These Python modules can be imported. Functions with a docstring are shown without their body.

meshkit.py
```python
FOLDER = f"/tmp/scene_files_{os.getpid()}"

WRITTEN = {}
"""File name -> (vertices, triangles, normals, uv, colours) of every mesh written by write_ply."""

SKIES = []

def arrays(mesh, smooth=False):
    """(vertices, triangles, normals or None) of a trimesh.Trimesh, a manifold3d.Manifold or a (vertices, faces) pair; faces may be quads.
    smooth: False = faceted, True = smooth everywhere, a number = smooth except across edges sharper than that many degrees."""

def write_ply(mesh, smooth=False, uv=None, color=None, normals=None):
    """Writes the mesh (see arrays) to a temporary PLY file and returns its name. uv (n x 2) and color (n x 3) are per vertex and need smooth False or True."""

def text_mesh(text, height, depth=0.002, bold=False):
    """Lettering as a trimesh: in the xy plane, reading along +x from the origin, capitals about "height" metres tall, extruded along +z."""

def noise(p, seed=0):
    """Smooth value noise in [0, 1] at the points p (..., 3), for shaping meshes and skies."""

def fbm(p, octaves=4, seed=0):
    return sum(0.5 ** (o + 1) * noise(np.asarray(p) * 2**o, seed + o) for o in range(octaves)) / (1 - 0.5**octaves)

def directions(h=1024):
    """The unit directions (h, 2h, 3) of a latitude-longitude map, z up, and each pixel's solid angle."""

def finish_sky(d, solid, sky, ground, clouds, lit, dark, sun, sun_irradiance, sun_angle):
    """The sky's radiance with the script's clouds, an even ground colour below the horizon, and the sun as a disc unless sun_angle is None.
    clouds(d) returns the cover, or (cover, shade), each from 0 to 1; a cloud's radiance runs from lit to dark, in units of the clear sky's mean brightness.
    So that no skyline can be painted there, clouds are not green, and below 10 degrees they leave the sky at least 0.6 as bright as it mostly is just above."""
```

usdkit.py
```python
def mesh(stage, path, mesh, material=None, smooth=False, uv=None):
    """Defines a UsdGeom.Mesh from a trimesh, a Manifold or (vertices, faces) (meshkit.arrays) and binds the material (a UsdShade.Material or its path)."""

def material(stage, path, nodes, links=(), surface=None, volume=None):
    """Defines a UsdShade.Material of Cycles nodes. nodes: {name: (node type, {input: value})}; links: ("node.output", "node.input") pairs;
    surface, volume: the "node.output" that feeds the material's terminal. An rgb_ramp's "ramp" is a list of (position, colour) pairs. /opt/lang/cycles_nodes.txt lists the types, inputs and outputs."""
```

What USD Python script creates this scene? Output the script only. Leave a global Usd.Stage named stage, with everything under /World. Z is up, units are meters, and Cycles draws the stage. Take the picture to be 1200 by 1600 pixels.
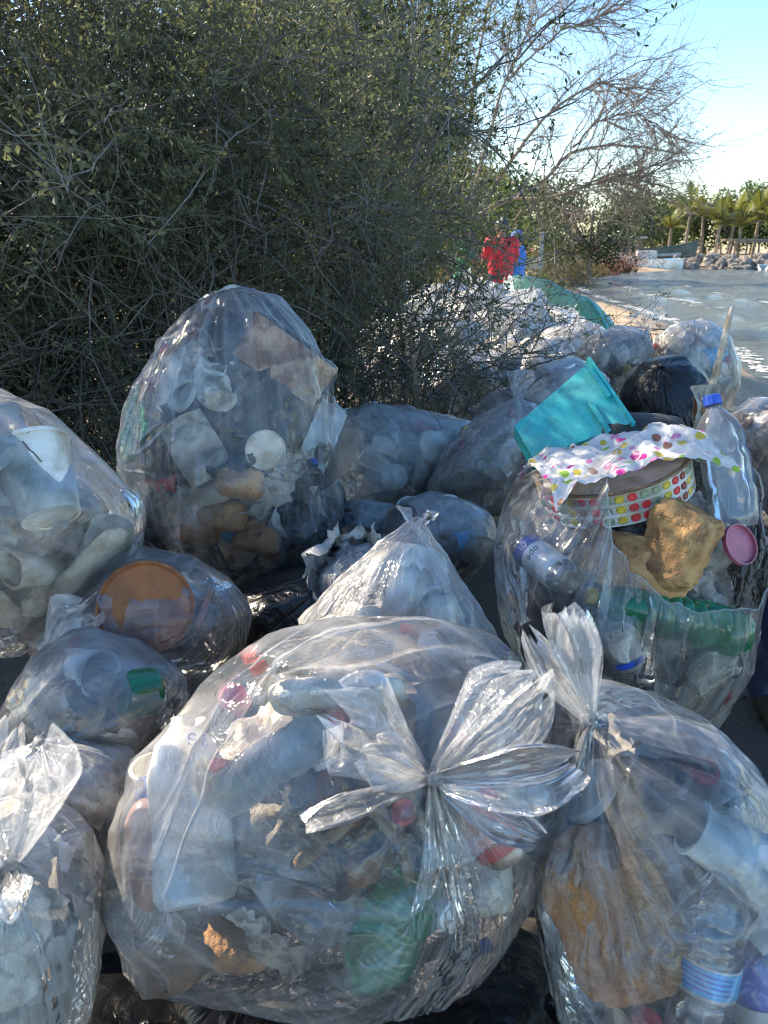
import math, random, zlib, numpy as np, trimesh, usdkit, meshkit
import manifold3d as m3
from scipy.spatial import ConvexHull
from scipy.ndimage import gaussian_filter, map_coordinates
from pxr import Usd, UsdGeom, UsdLux, UsdShade, Gf, Sdf, Vt

stage = Usd.Stage.CreateInMemory()
UsdGeom.SetStageUpAxis(stage, 'Z')
UsdGeom.SetStageMetersPerUnit(stage, 1.0)
UsdGeom.Xform.Define(stage, '/World')
stage.SetDefaultPrim(stage.GetPrimAtPath('/World'))
PI = math.pi
# ---------------------------------------------------------------- camera, sky, sun, exposure
CAM_H, PITCH, FPX = 1.30, math.radians(18.9), 1202.0        # eye height, downward tilt, focal length in photograph pixels (1200 wide)
cam = UsdGeom.Camera.Define(stage, '/World/camera')
cam.CreateHorizontalApertureAttr(36.0)
cam.CreateFocalLengthAttr(36.0 * FPX / 1200)
cam.CreateFStopAttr(11.0)
cam.CreateFocusDistanceAttr(1.8)
cam.CreateClippingRangeAttr(Gf.Vec2f(0.05, 5000))
cam.AddTranslateOp().Set(Gf.Vec3d(0, 0, CAM_H))
cam.AddRotateXOp().Set(90 - math.degrees(PITCH))
cam.CreateExposureAttr(1.6)
SUN_EL = math.radians(37.0)
SUN_XY = np.array([-0.86, 0.51]); SUN_XY /= np.linalg.norm(SUN_XY)
SUN_ROT = math.atan2(SUN_XY[0], SUN_XY[1])
TO_SUN = np.array([SUN_XY[0] * math.cos(SUN_EL), SUN_XY[1] * math.cos(SUN_EL), math.sin(SUN_EL)])
usdkit.material(stage, '/World/Looks/sky_look', {
    'sky': ('sky_texture', {'sky_type': 'single_scattering', 'sun_disc': False, 'sun_elevation': SUN_EL, 'sun_rotation': SUN_ROT,
                            'altitude': 0.0, 'air_density': 1.0, 'aerosol_density': 0.7, 'ozone_density': 0.8}),
    'hs': ('hsv', {'saturation': 1.28, 'value': 1.0}), 'bg': ('background_shader', {'strength': 0.118})}, [('sky.color', 'hs.color'), ('hs.color', 'bg.color')], surface='bg.background')
dome = UsdLux.DomeLight.Define(stage, '/World/sky')
UsdShade.MaterialBindingAPI.Apply(dome.GetPrim()).Bind(UsdShade.Material.Get(stage, '/World/Looks/sky_look'))
dome.GetPrim().SetCustomDataByKey('kind', 'structure')
sun = UsdLux.DistantLight.Define(stage, '/World/sun')
sun.CreateNormalizeAttr(True); sun.CreateIntensityAttr(1.2); sun.CreateAngleAttr(0.5); sun.CreateColorAttr(Gf.Vec3f(1.0, 0.86, 0.67))
_q = Gf.Rotation(Gf.Vec3d(0, 0, 1), Gf.Vec3d(*map(float, TO_SUN)))
sun.AddOrientOp().Set(Gf.Quatf(_q.GetQuat()))

FWD = np.array([0, math.cos(PITCH), -math.sin(PITCH)]); RIGHT = np.array([1., 0, 0]); UP = np.cross(RIGHT, FWD)
EYE = np.array([0, 0, CAM_H])
def ray(px, py):
    return FWD + RIGHT * ((px - 600) / FPX) + UP * ((800 - py) / FPX)
def at(px, py, d):
    """the point at depth d (metres along the optical axis) seen at a photograph pixel"""
    return EYE + ray(px, py) * d
def at_z(px, py, z=0.0):
    r = ray(px, py); return EYE + r * ((z - CAM_H) / r[2])
def at_y(px, py, y):
    r = ray(px, py); return EYE + r * (y / r[1])

# ---------------------------------------------------------------- helpers
_names = {}
def fresh(parent, name):
    k = (parent, name); n = _names.get(k, -1) + 1; _names[k] = n
    return f'{parent}/{name}' if n == 0 else f'{parent}/{name}_{n:03d}'
def tag(p, label=None, cat=None, group=None, kind=None):
    p = p.GetPrim() if hasattr(p, 'GetPrim') else p
    for k, v in (('label', label), ('category', cat), ('group', group), ('kind', kind)):
        if v: p.SetCustomDataByKey(k, v)
    return p
def looks(m): return UsdShade.Material.Get(stage, '/World/Looks/' + m)
def path_of(parent): return '/World' if parent is None else str(parent.GetPath())
def obj(name, mesh, m, parent=None, smooth=40, uv=None, label=None):
    """one Mesh prim under parent (or a top-level one)"""
    g = usdkit.mesh(stage, fresh(path_of(parent), name), mesh, looks(m), smooth=smooth, uv=uv)
    g.CreateDoubleSidedAttr(True)
    if label: g.GetPrim().SetCustomDataByKey('label', label)
    return g.GetPrim()
def xform(path, M=None):
    x = UsdGeom.Xform.Define(stage, path)
    if M is not None: x.AddTransformOp().Set(Gf.Matrix4d(*np.asarray(M, float).T.ravel().tolist()))
    return x
def thing(name, label, cat, M=None, group=None, kind=None):
    x = xform(fresh('/World', name), M); return tag(x, label, cat, group, kind)
def struct(name, mesh, m, smooth=40, kind='structure'):
    return tag(obj(name, mesh, m, smooth=smooth), kind=kind)
def T(p): M = np.eye(4); M[:3, 3] = p; return M
def S(a, b=None, c=None): return np.diag([a, b if b else a, c if c else a, 1.])
def R(ax, deg): return trimesh.transformations.rotation_matrix(math.radians(deg), ax)
def frame(z, x_hint=(0.13, 0.37, 0.91), spin=0):
    """rotation whose z axis is z"""
    z = np.asarray(z, float) / np.linalg.norm(z); x = np.cross(x_hint, z); x /= np.linalg.norm(x); y = np.cross(z, x)
    M = np.eye(4); M[:3, :3] = np.stack([x, y, z], 1); return M @ R([0, 0, 1], spin)
def cat(*ms): return trimesh.util.concatenate([m for m in ms])
def box(sx, sy, sz, c=(0, 0, 0)):
    b = trimesh.creation.box([sx, sy, sz]); b.apply_translation(c); return b
def rbox(sx, sy, sz, r, c=(0, 0, 0), seg=8):
    """box with rounded edges"""
    s = m3.Manifold.sphere(r, seg); q = []
    for x in (-1, 1):
        for y in (-1, 1):
            for z in (-1, 1): q.append(s.translate([x * (sx / 2 - r), y * (sy / 2 - r), z * (sz / 2 - r)]))
    return tm(m3.Manifold.batch_hull(q).translate(list(map(float, c))))
def tm(man):
    m = man.to_mesh(); return trimesh.Trimesh(np.array(m.vert_properties[:, :3], float), np.array(m.tri_verts), process=False)
def lathe(profile, n=24):
    return trimesh.creation.revolve(np.array(profile, float), sections=n)
def tube(pts, radii, n=6, close=True):
    """a tapering tube through pts"""
    pts = np.asarray(pts, float); k = len(pts); radii = np.broadcast_to(radii, (k,))
    t = np.gradient(pts, axis=0); t /= np.maximum(np.linalg.norm(t, axis=1, keepdims=True), 1e-9)
    h = np.array([0.31, 0.17, 0.93]) if abs(t[0] @ [0.31, 0.17, 0.93]) < 0.9 else np.array([1., 0, 0])
    a = np.cross(t, h); a /= np.linalg.norm(a, axis=1, keepdims=True) + 1e-9; b = np.cross(t, a)
    ang = np.arange(n) * 2 * PI / n
    v = pts[:, None] + radii[:, None, None] * (a[:, None] * np.cos(ang)[None, :, None] + b[:, None] * np.sin(ang)[None, :, None])
    i, j = np.meshgrid(np.arange(k - 1), np.arange(n), indexing='ij'); j2 = (j + 1) % n
    f = np.concatenate([np.stack([i * n + j, i * n + j2, (i + 1) * n + j2], -1).reshape(-1, 3), np.stack([i * n + j, (i + 1) * n + j2, (i + 1) * n + j], -1).reshape(-1, 3)])
    v = v.reshape(-1, 3)
    if close:
        v = np.vstack([v, pts[:1], pts[-1:]]); q = np.arange(n); q2 = (q + 1) % n
        f = np.vstack([f, np.stack([q2, q, np.full(n, k * n)], 1), np.stack([(k - 1) * n + q, (k - 1) * n + q2, np.full(n, k * n + 1)], 1)])
    return trimesh.Trimesh(v, f, process=False)
def bend(a, b, c, n=8):
    t = np.linspace(0, 1, n)[:, None]; a, b, c = map(np.asarray, (a, b, c)); return (1 - t) ** 2 * a + 2 * t * (1 - t) * b + t * t * c
def rough(m, amp, freq, seed=0, octaves=3):
    """pushes the vertices along their normals by noise"""
    m = m.copy(); n = np.array(m.vertex_normals); d = meshkit.fbm(np.array(m.vertices) * freq + 17.3 * seed, octaves, seed) - 0.5
    m.vertices = m.vertices + n * (d * 2 * amp)[:, None]; return m
def grid_faces(nv, nu, wrap=True):
    i, j = np.meshgrid(np.arange(nv - 1), np.arange(nu if wrap else nu - 1), indexing='ij'); j2 = (j + 1) % nu
    return np.concatenate([np.stack([i * nu + j, i * nu + j2, (i + 1) * nu + j2], -1).reshape(-1, 3), np.stack([i * nu + j, (i + 1) * nu + j2, (i + 1) * nu + j], -1).reshape(-1, 3)])
def rng_of(name): return np.random.default_rng(zlib.crc32(name.encode()))

# ---------------------------------------------------------------- materials
def mat(name, base, rgh=0.6, other=None, scale=8.0, bump=0.0, bscale=60.0, pores=0.0, lo=0.4, hi=0.62, spec=0.5, metal=0.0, trans=0.0, coat=0.0, dirt=None, vary=0.0, sheen=0):
    """principled paint whose colour drifts from base to other by noise, with optional specks of dirt and fine bump"""
    n = {'tc': ('texture_coordinate', {}), 'p': ('principled_bsdf', {'roughness': rgh, 'metallic': metal, 'specular_ior_level': spec, 'coat_weight': coat, 'sheen_weight': sheen})}
    l = []; src = None
    o = other or tuple(c * 0.75 for c in base)
    n['n'] = ('noise_texture', {'scale': scale, 'detail': 5.0, 'roughness': 0.6}); l.append(('tc.object', 'n.vector'))
    n['r'] = ('rgb_ramp', {'ramp': [(0, base), (lo, base), (hi, o), (1, o)]}); l.append(('n.fac', 'r.fac')); src = 'r.color'
    if dirt:
        n['dn'] = ('noise_texture', {'scale': scale * 2.2, 'detail': 4.0, 'roughness': 0.7}); l.append(('tc.object', 'dn.vector'))
        n['dr'] = ('rgb_ramp', {'ramp': [(0, (0, 0, 0)), (0.5, (0, 0, 0)), (0.75, (.75, .75, .75)), (1, (.75, .75, .75))]}); l.append(('dn.fac', 'dr.fac'))
        n['dm'] = ('mix', {'color2': dirt}); l += [('dr.color', 'dm.fac'), (src, 'dm.color1')]; src = 'dm.color'
    if vary:
        n['oi'] = ('object_info', {}); n['mr'] = ('map_range', {'from_min': 0, 'from_max': 1, 'to_min': 1 - vary, 'to_max': 1 + vary}); l.append(('oi.random', 'mr.value'))
        n['hs'] = ('hsv', {}); l += [('mr.result', 'hs.value'), (src, 'hs.color')]; src = 'hs.color'
    l.append((src, 'p.base_color'))
    if bump:
        n['bn'] = ('noise_texture', {'scale': bscale, 'detail': 4.0}); n['b'] = ('bump', {'strength': bump, 'distance': 0.01})
        l += [('tc.object', 'bn.vector'), ('bn.fac', 'b.height'), ('b.normal', 'p.normal')]
    if pores:
        n['pv'] = ('voronoi_texture', {'scale': pores, 'randomness': 1.0}); n['pr'] = ('map_range', {'from_min': .05, 'from_max': .42, 'to_min': 0.0, 'to_max': 1.0, 'clamp': True}); n['pb'] = ('bump', {'strength': .55, 'distance': .003})
        l += [('tc.object', 'pv.vector'), ('pv.distance', 'pr.value'), ('pr.result', 'pb.height'), ('pb.normal', 'p.normal')]
        if bump: l[:] = [x for x in l if x != ('b.normal', 'p.normal')] + [('b.normal', 'pb.normal')]
    out = 'p.BSDF'
    if trans:
        n['t'] = ('translucent_bsdf', {}); n['m'] = ('mix_closure', {'fac': trans}); l += [(src, 't.color'), ('p.BSDF', 'm.closure1'), ('t.BSDF', 'm.closure2')]; out = 'm.closure'
    return usdkit.material(stage, '/World/Looks/' + name, n, l, surface=out)

def film(name, tint=(0.985, 0.98, 0.965), milk=(0.83, 0.84, 0.86), m0=0.12, m1=0.85, rgh=0.10, ior=1.5, gloss=1.0, streak=(70.0, 4.0), bump=0.5, fold=1.0, power=2.0, base=0.25):
    """clear plastic sheet: see-through face on, whiter along creases and edges, glossy, drawn into long fine folds"""
    n = {'uv': ('uvmap', {'attribute': 'st'}), 'tc': ('texture_coordinate', {}),
         'm1': ('mapping', {'scale': (streak[0], streak[1], 1.0)}), 'm2': ('mapping', {'scale': (streak[0] * .28, streak[1] * .9, 1.0), 'location': (3.1, 7.7, 0)}), 'm3': ('mapping', {'scale': (streak[1] * 3.0, streak[0] * .30, 1.0), 'rotation': (0, 0, .55)}),
         'n1': ('noise_texture', {'scale': 1.0, 'detail': 2.0, 'distortion': 0.5}), 'n2': ('noise_texture', {'scale': 1.0, 'detail': 2.0, 'distortion': 0.9}), 'n3': ('noise_texture', {'scale': 1.0, 'detail': 2.0, 'distortion': 0.7}),
         'n4': ('noise_texture', {'scale': 30.0, 'detail': 3.0, 'roughness': 0.55, 'distortion': 1.2}), 'mn': ('noise_texture', {'scale': 7.0, 'detail': 2.0})}
    l = [('uv.UV', 'm1.vector'), ('uv.UV', 'm2.vector'), ('uv.UV', 'm3.vector'), ('m1.vector', 'n1.vector'), ('m2.vector', 'n2.vector'), ('m3.vector', 'n3.vector'), ('tc.object', 'n4.vector'), ('tc.object', 'mn.vector')]
    def ridge(k, src, width):
        n['s' + k] = ('math', {'math_type': 'subtract', 'value2': 0.5}); n['a' + k] = ('math', {'math_type': 'absolute'}); n['r' + k] = ('map_range', {'from_min': 0.0, 'from_max': width, 'to_min': 1.0, 'to_max': 0.0, 'clamp': True})
        l.extend([(src, f's{k}.value1'), (f's{k}.value', f'a{k}.value1'), (f'a{k}.value', f'r{k}.value')]); return f'r{k}.result'
    ra, rb, rc, rd = ridge('A', 'n1.fac', .10), ridge('B', 'n2.fac', .07), ridge('C', 'n3.fac', .05), ridge('D', 'n4.fac', .06)
    for k, (a, w, b) in {'u1': (ra, .35, 'n1.fac'), 'u2': (rb, 1.0, 'u1.value'), 'u3': (rc, .9, 'u2.value'), 'u4': (rd, .16, 'u3.value')}.items():
        n[k] = ('math', {'math_type': 'multiply_add', 'value2': w * fold}); l += [(a, k + '.value1'), (b, k + '.value3')]
    n.update({'bp': ('bump', {'strength': bump, 'distance': 0.006}),
         'lw': ('layer_weight', {'blend': 0.5}), 'mr': ('math', {'math_type': 'power', 'value2': power}), 'mk': ('map_range', {'from_min': 0, 'from_max': 1, 'to_min': m0, 'to_max': m1}),
         'cr': ('map_range', {'from_min': 0.5, 'from_max': 2.6, 'to_min': base, 'to_max': 1.0, 'clamp': True}),
         'tr': ('transparent_bsdf', {'color': tint}), 'tr2': ('transparent_bsdf', {'color': tint}), 'd': ('diffuse_bsdf', {'color': milk}), 't': ('translucent_bsdf', {'color': milk}),
         'dt': ('mix_closure', {'fac': 0.5}), 'pm': ('mix_closure', {}), 'a': ('mix_closure', {}),
         'fr': ('fresnel', {'IOR': ior}), 'g': ('glossy_bsdf', {'roughness': rgh, 'color': (gloss, gloss, gloss)}), 'o': ('mix_closure', {})})
    l += [('u4.value', 'bp.height'), ('bp.normal', 'lw.normal'), ('bp.normal', 'g.normal'), ('bp.normal', 'd.normal'), ('bp.normal', 't.normal'), ('bp.normal', 'fr.normal'), ('lw.facing', 'mr.value1'), ('mr.value', 'mk.value'), ('mk.result', 'a.fac'),
         ('u4.value', 'cr.value'), ('cr.result', 'pm.fac'), ('d.BSDF', 'dt.closure1'), ('t.BSDF', 'dt.closure2'), ('tr2.BSDF', 'pm.closure1'), ('dt.closure', 'pm.closure2'), ('tr.BSDF', 'a.closure1'), ('pm.closure', 'a.closure2'),
         ('fr.fac', 'o.fac'), ('a.closure', 'o.closure1'), ('g.BSDF', 'o.closure2')]
    l = [x for x in l if x[1] != 'fr.normal']
    return usdkit.material(stage, '/World/Looks/' + name, n, l, surface='o.closure')
# ---------------------------------------------------------------- plastic film: a cloth of springs drawn over what the bag holds
def axes_of(p):
    p = np.asarray(p, float) / np.linalg.norm(p); h = np.array([0, 0, 1.]) if abs(p[2]) < 0.85 else np.array([0, 1., 0])
    x = np.cross(h, p); x /= np.linalg.norm(x); return np.stack([x, np.cross(p, x), p])
class Body:
    """the stuffed shape inside a film: radius by direction round a centre"""
    def __init__(s, C, axis, hull_pts, lumps=(), n=72):
        s.C, s.A = np.asarray(C, float), axes_of(axis)
        h = ConvexHull(np.asarray(hull_pts) - s.C); eq = h.equations
        th = (np.arange(n) + 0.5) / n * PI; ph = np.arange(2 * n) / (2 * n) * 2 * PI
        s.n = n; tt, pp = np.meshgrid(th, ph, indexing='ij')
        d = np.stack([np.sin(tt) * np.cos(pp), np.sin(tt) * np.sin(pp), np.cos(tt)], -1) @ s.A
        nd = d.reshape(-1, 3) @ eq[:, :3].T
        s.hull = (np.where(nd > 1e-6, -eq[:, 3] / np.maximum(nd, 1e-6), 1e9)).min(1).reshape(n, 2 * n)
        s.pad = None; s.R = s.hull * (0.965 + 0.05 * (meshkit.fbm(d * 3.1 + s.C * 7, 3, 5) - 0.5)); s.d = d; s.done(0.01)
    def add(s, verts, lift=0.004, most=1.12):
        q = (np.asarray(verts) - s.C) @ s.A.T; r = np.linalg.norm(q, axis=1)
        i = np.clip(np.arccos(np.clip(q[:, 2] / r, -1, 1)) / PI * s.n, 0, s.n - 1).astype(int); j = (np.arctan2(q[:, 1], q[:, 0]) % (2 * PI) / (2 * PI) * 2 * s.n).astype(int) % (2 * s.n)
        np.maximum.at(s.R, (i, j), np.minimum(r + lift, s.hull[i, j] * most))
    def done(s, sig=0.8):
        R0 = gaussian_filter(s.R, sig, mode=('nearest', 'wrap')); s.R = np.maximum(R0, s.R * 0.985).astype(np.float32)
        s.pad = np.concatenate([s.R, s.R[:, :1]], 1)
    def radius(s, q):
        r = np.sqrt((q * q).sum(-1)) + 1e-9
        i = np.arccos(np.clip(q[..., 2] / r, -1, 1)) * (s.n / PI) - 0.5; j = (np.arctan2(q[..., 1], q[..., 0]) % (2 * PI)) * (s.n / PI)
        i = np.clip(i, 0, s.n - 1.001); j = np.clip(j, 0, 2 * s.n - 0.001); i0 = i.astype(np.int32); j0 = j.astype(np.int32); a = i - i0; b = j - j0
        g = s.pad
        return r, g[i0, j0] * (1 - a) * (1 - b) + g[i0 + 1, j0] * a * (1 - b) + g[i0, j0 + 1] * (1 - a) * b + g[i0 + 1, j0 + 1] * a * b

def wrap(body, seed, nu=56, nv=36, levels=2, slack=1.10, neck=0.007, th_end=None, pull=0.004, grav=0.0012, its=(160, 90, 50), pleat=22, down=(0, 0, -1), bendk=0.35, flat_rim=0.0):
    """returns points (nv, nu, 3), open at the knot end (row nv-1)"""
    rs = np.random.default_rng(seed); A = body.A
    g = np.float32(grav) * (np.asarray(down, float) @ A.T).astype(np.float32)
    open_ = th_end is not None
    t0, t1 = 0.97 * PI, (th_end if open_ else 0.03)
    th = np.linspace(t0, t1, nv); ph = np.arange(nu) / nu * 2 * PI
    tt, pp = np.meshgrid(th, ph, indexing='ij')
    d = np.stack([np.sin(tt) * np.cos(pp), np.sin(tt) * np.sin(pp), np.cos(tt)], -1)
    _, Rr = body.radius(d); Rr = gaussian_filter(Rr, 1.0, mode=('nearest', 'wrap'))
    fold = meshkit.noise(np.stack([np.cos(pp) * pleat / 6, np.sin(pp) * pleat / 6, tt * 0.6], -1) + seed, seed) - 0.5
    k = np.clip((1.4 - tt) / 1.4, 0, 1) if not open_ else 0 * tt
    P = d * (Rr * (1.05 + 0.16 * k * fold))[..., None]
    if not open_:
        m = np.clip((tt - 0.03) / 0.30, 0, 1)[..., None]; end = np.array([0, 0, body.radius(np.array([0, 0, 1.]))[1] + 0.012])
        ring = d * neck / np.maximum(np.sin(tt), 1e-3)[..., None]; ring[..., 2] = end[2]
        P = np.where(tt[..., None] < 0.30, P * (0.25 + 0.75 * m) + 0 * P, P)
        P[..., 2] = np.where(tt < 0.30, np.maximum(P[..., 2], 0) * 0 + (d[..., 2] * Rr) * (1 - 0.0 * k) + (1 - m[..., 0]) * 0.012, P[..., 2])
        P[-1] = np.stack([neck * np.cos(ph), neck * np.sin(ph), np.full(nu, end[2])], -1)
    else:
        wv = (meshkit.noise(np.stack([np.cos(pp) * 2.2, np.sin(pp) * 2.2, 0 * pp], -1) + seed, 3) - .5) + .5 * (meshkit.noise(np.stack([np.cos(pp) * 6, np.sin(pp) * 6, 0 * pp], -1) + seed, 4) - .5)
        P = P * (1 + .10 * np.abs(wv) * (np.linspace(0, 1, nv)[:, None] ** 6))[..., None]; P[..., 2] += .09 * wv * np.linspace(0, 1, nv)[:, None] ** 6
    P = P.astype(np.float32)
    for lev in range(levels + 1):
        if lev:
            nvo, nuo = P.shape[:2]; nv, nu = nvo * 2 - 1, nuo * 2
            Q = np.empty((nvo, nu, 3), np.float32); Q[:, ::2] = P; Q[:, 1::2] = 0.5 * (P + np.roll(P, -1, 1))
            P = np.empty((nv, nu, 3), np.float32); P[::2] = Q; P[1::2] = 0.5 * (Q[:-1] + Q[1:])
            P += (rs.normal(0, 0.0009 / lev, P.shape)).astype(np.float32)
        if lev == 0:
            du = np.linalg.norm(np.roll(P, -1, 1) - P, axis=-1).mean(1); eq = du.max(); i_eq = int(np.argmax(gaussian_filter(du, 1)))
            ru = du * slack
            if open_: ru[i_eq:] = np.maximum(ru[i_eq:], eq * slack * (1 + flat_rim * np.linspace(0, 1, nv - i_eq)))
            else:
                far = np.linspace(0, 1, nv - i_eq); ru[i_eq:] = np.maximum(ru[i_eq:] * 1.15, eq * slack * (1 - 0.72 * far))
            rv = np.linalg.norm(P[1:] - P[:-1], axis=-1).mean(1) * (1.0 + (slack - 1) * 0.7)
            ru0, rv0, s0 = ru, rv, np.linspace(0, 1, nv)
        s = np.linspace(0, 1, nv); ru = (np.interp(s, s0, ru0) / 2 ** lev).astype(np.float32)[:, None]
        rv = (np.interp(0.5 * (s[1:] + s[:-1]), 0.5 * (s0[1:] + s0[:-1]), rv0) / 2 ** lev).astype(np.float32)[:, None]
        rd = np.sqrt(0.25 * (ru[1:] + ru[:-1]) ** 2 + rv ** 2)
        if lev == 0: P[0] *= .955
        O = P.copy(); last = P[-1].copy(); first = P[0].copy()
        for it in range(its[lev]):
            N = P + 0.86 * (P - O) + g; O = P; P = N
            P = P * np.float32(1 - pull / (1 + lev))
            for sub in range(3):
                acc = np.zeros_like(P)
                def con(a, b, rest, w, longer_only=False):
                    dd = b - a; L = np.sqrt((dd * dd).sum(-1)) + 1e-9; e = (L - rest) / L
                    if longer_only: e = np.minimum(e, 0)
                    return dd * (0.5 * w * e)[..., None]
                c = con(P, np.roll(P, -1, 1), ru, 1); acc += c; acc -= np.roll(c, 1, 1)
                c = con(P[:-1], P[1:], rv, 1); acc[:-1] += c; acc[1:] -= c
                c = con(P[:-1], np.roll(P, -1, 1)[1:], rd, 0.5); acc[:-1] += c; acc[1:] -= np.roll(c, 1, 1)
                c = con(P[:-1], np.roll(P, 1, 1)[1:], rd, 0.5); acc[:-1] += c; acc[1:] -= np.roll(c, -1, 1)
                c = con(P, np.roll(P, -2, 1), ru * 1.86, bendk, True); acc += c; acc -= np.roll(c, 2, 1)
                c = con(P[:-2], P[2:], (rv[1:] + rv[:-1]) * 0.95, bendk, True); acc[:-2] += c; acc[2:] -= c
                P = P + acc * np.float32(0.42)
                P[0] = first
                P[-1] = last
            r, Rr = body.radius(P); Rr = Rr + 0.003
            inside = r < Rr
            sc = np.where(inside, Rr / r, 1.0).astype(np.float32)[..., None]; P = P * sc
            O = np.where(inside[..., None], P - (P - O) * 0.4, O)
            top = Rr * 1.16 + 0.01                                   # a film cannot leave its load by more than its slack
            over = (r > top) & ~inside
            if not open_: P = np.where(over[..., None], P * (top / r)[..., None], P).astype(np.float32)
    return P.astype(float) @ A + body.C

def sheet_mesh(P, wrap_u=True):
    nv, nu = P.shape[:2]
    u, v = np.meshgrid(np.arange(nu) / nu, np.arange(nv) / (nv - 1), indexing='xy')
    # the seam: repeat the first column so that the film's own lines do not smear
    if wrap_u:
        P = np.concatenate([P, P[:, :1]], 1); u = np.concatenate([u, np.ones((nv, 1))], 1); v = np.concatenate([v, v[:, :1]], 1); nu += 1
    n = normals_of(P, wrap_u)
    return P.reshape(-1, 3), grid_faces(nv, nu, False), np.stack([u.ravel(), v.ravel()], 1), n.reshape(-1, 3)
def normals_of(P, wrapped):
    a = np.gradient(P, axis=1); b = np.gradient(P, axis=0)
    if wrapped:
        e = 0.5 * (P[:, 1] - P[:, -2]); a[:, 0] = e; a[:, -1] = e
    n = np.cross(a, b); return n / np.maximum(np.linalg.norm(n, axis=-1, keepdims=True), 1e-12)
def film_obj(name, P, m, parent, wrap_u=True, label=None):
    v, f, uv, n = sheet_mesh(P, wrap_u)
    g = usdkit.mesh(stage, fresh(path_of(parent), name), (v, f), looks(m), smooth=False, uv=uv)
    g.CreateNormalsAttr(Vt.Vec3fArray.FromNumpy(n.astype(np.float32))); g.SetNormalsInterpolation('vertex'); g.CreateDoubleSidedAttr(True)
    if label: g.GetPrim().SetCustomDataByKey('label', label)
    return g.GetPrim()
def tail_sheet(pts, width, seed, nu=56, nv=40, folds=2.6, amp=0.008, side=None, curl=0.5):
    """the loose end of a bag beyond its knot: gathered at the first point, fanning out in folds to the last"""
    rs = np.random.default_rng(seed); pts = np.asarray(pts, float)
    c = bend(pts[0], pts[1], pts[2], nv); t = np.gradient(c, axis=0); t /= np.linalg.norm(t, axis=1, keepdims=True)
    s = np.asarray(side if side is not None else RIGHT, float); s = s - t * (t @ s)[:, None]; s /= np.linalg.norm(s, axis=1, keepdims=True); nrm = np.cross(t, s)
    v = np.linspace(0, 1, nv)[:, None]; u = np.linspace(-1, 1, nu)[None]
    w = width * (0.09 + 0.91 * np.clip(v * 1.5, 0, 1) ** 0.8) * np.sqrt(np.clip(1 - (np.clip(v - .62, 0, 1) / .42) ** 2, .02, 1))
    ph = rs.uniform(0, 6.3, 4)
    zig = sum(np.sin(u * PI * folds * q + ph[k] + (rs.uniform(-1.5, 1.5) + .6 * np.sin(v * 3 + ph[k])) * v) / (k + 1) for k, q in enumerate((.6, 1.3, 2.1)))
    q3 = np.stack([u * 3.5 + 0 * v, v * 4 + 0 * u, 0 * u * v + seed], -1)
    z = amp * zig * (0.3 + 0.9 * v) + width * curl * .6 * (u ** 2) * np.sin(v * PI * 0.7) + .016 * (np.abs(meshkit.noise(q3, seed) - .5) + .6 * np.abs(meshkit.noise(q3 * 2.1, seed + 1) - .5)) * v
    e = 0.10 * width * (meshkit.noise(np.stack([u * 5 + 0 * v, 0 * u * v, 0 * u * v + seed + 3], -1), seed) - 0.5) * v ** 3 * 4
    return c[:, None] + s[:, None] * (u * w * 0.5 + 0.004 * zig * v)[..., None] + nrm[:, None] * z[..., None] + t[:, None] * e[..., None]
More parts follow.
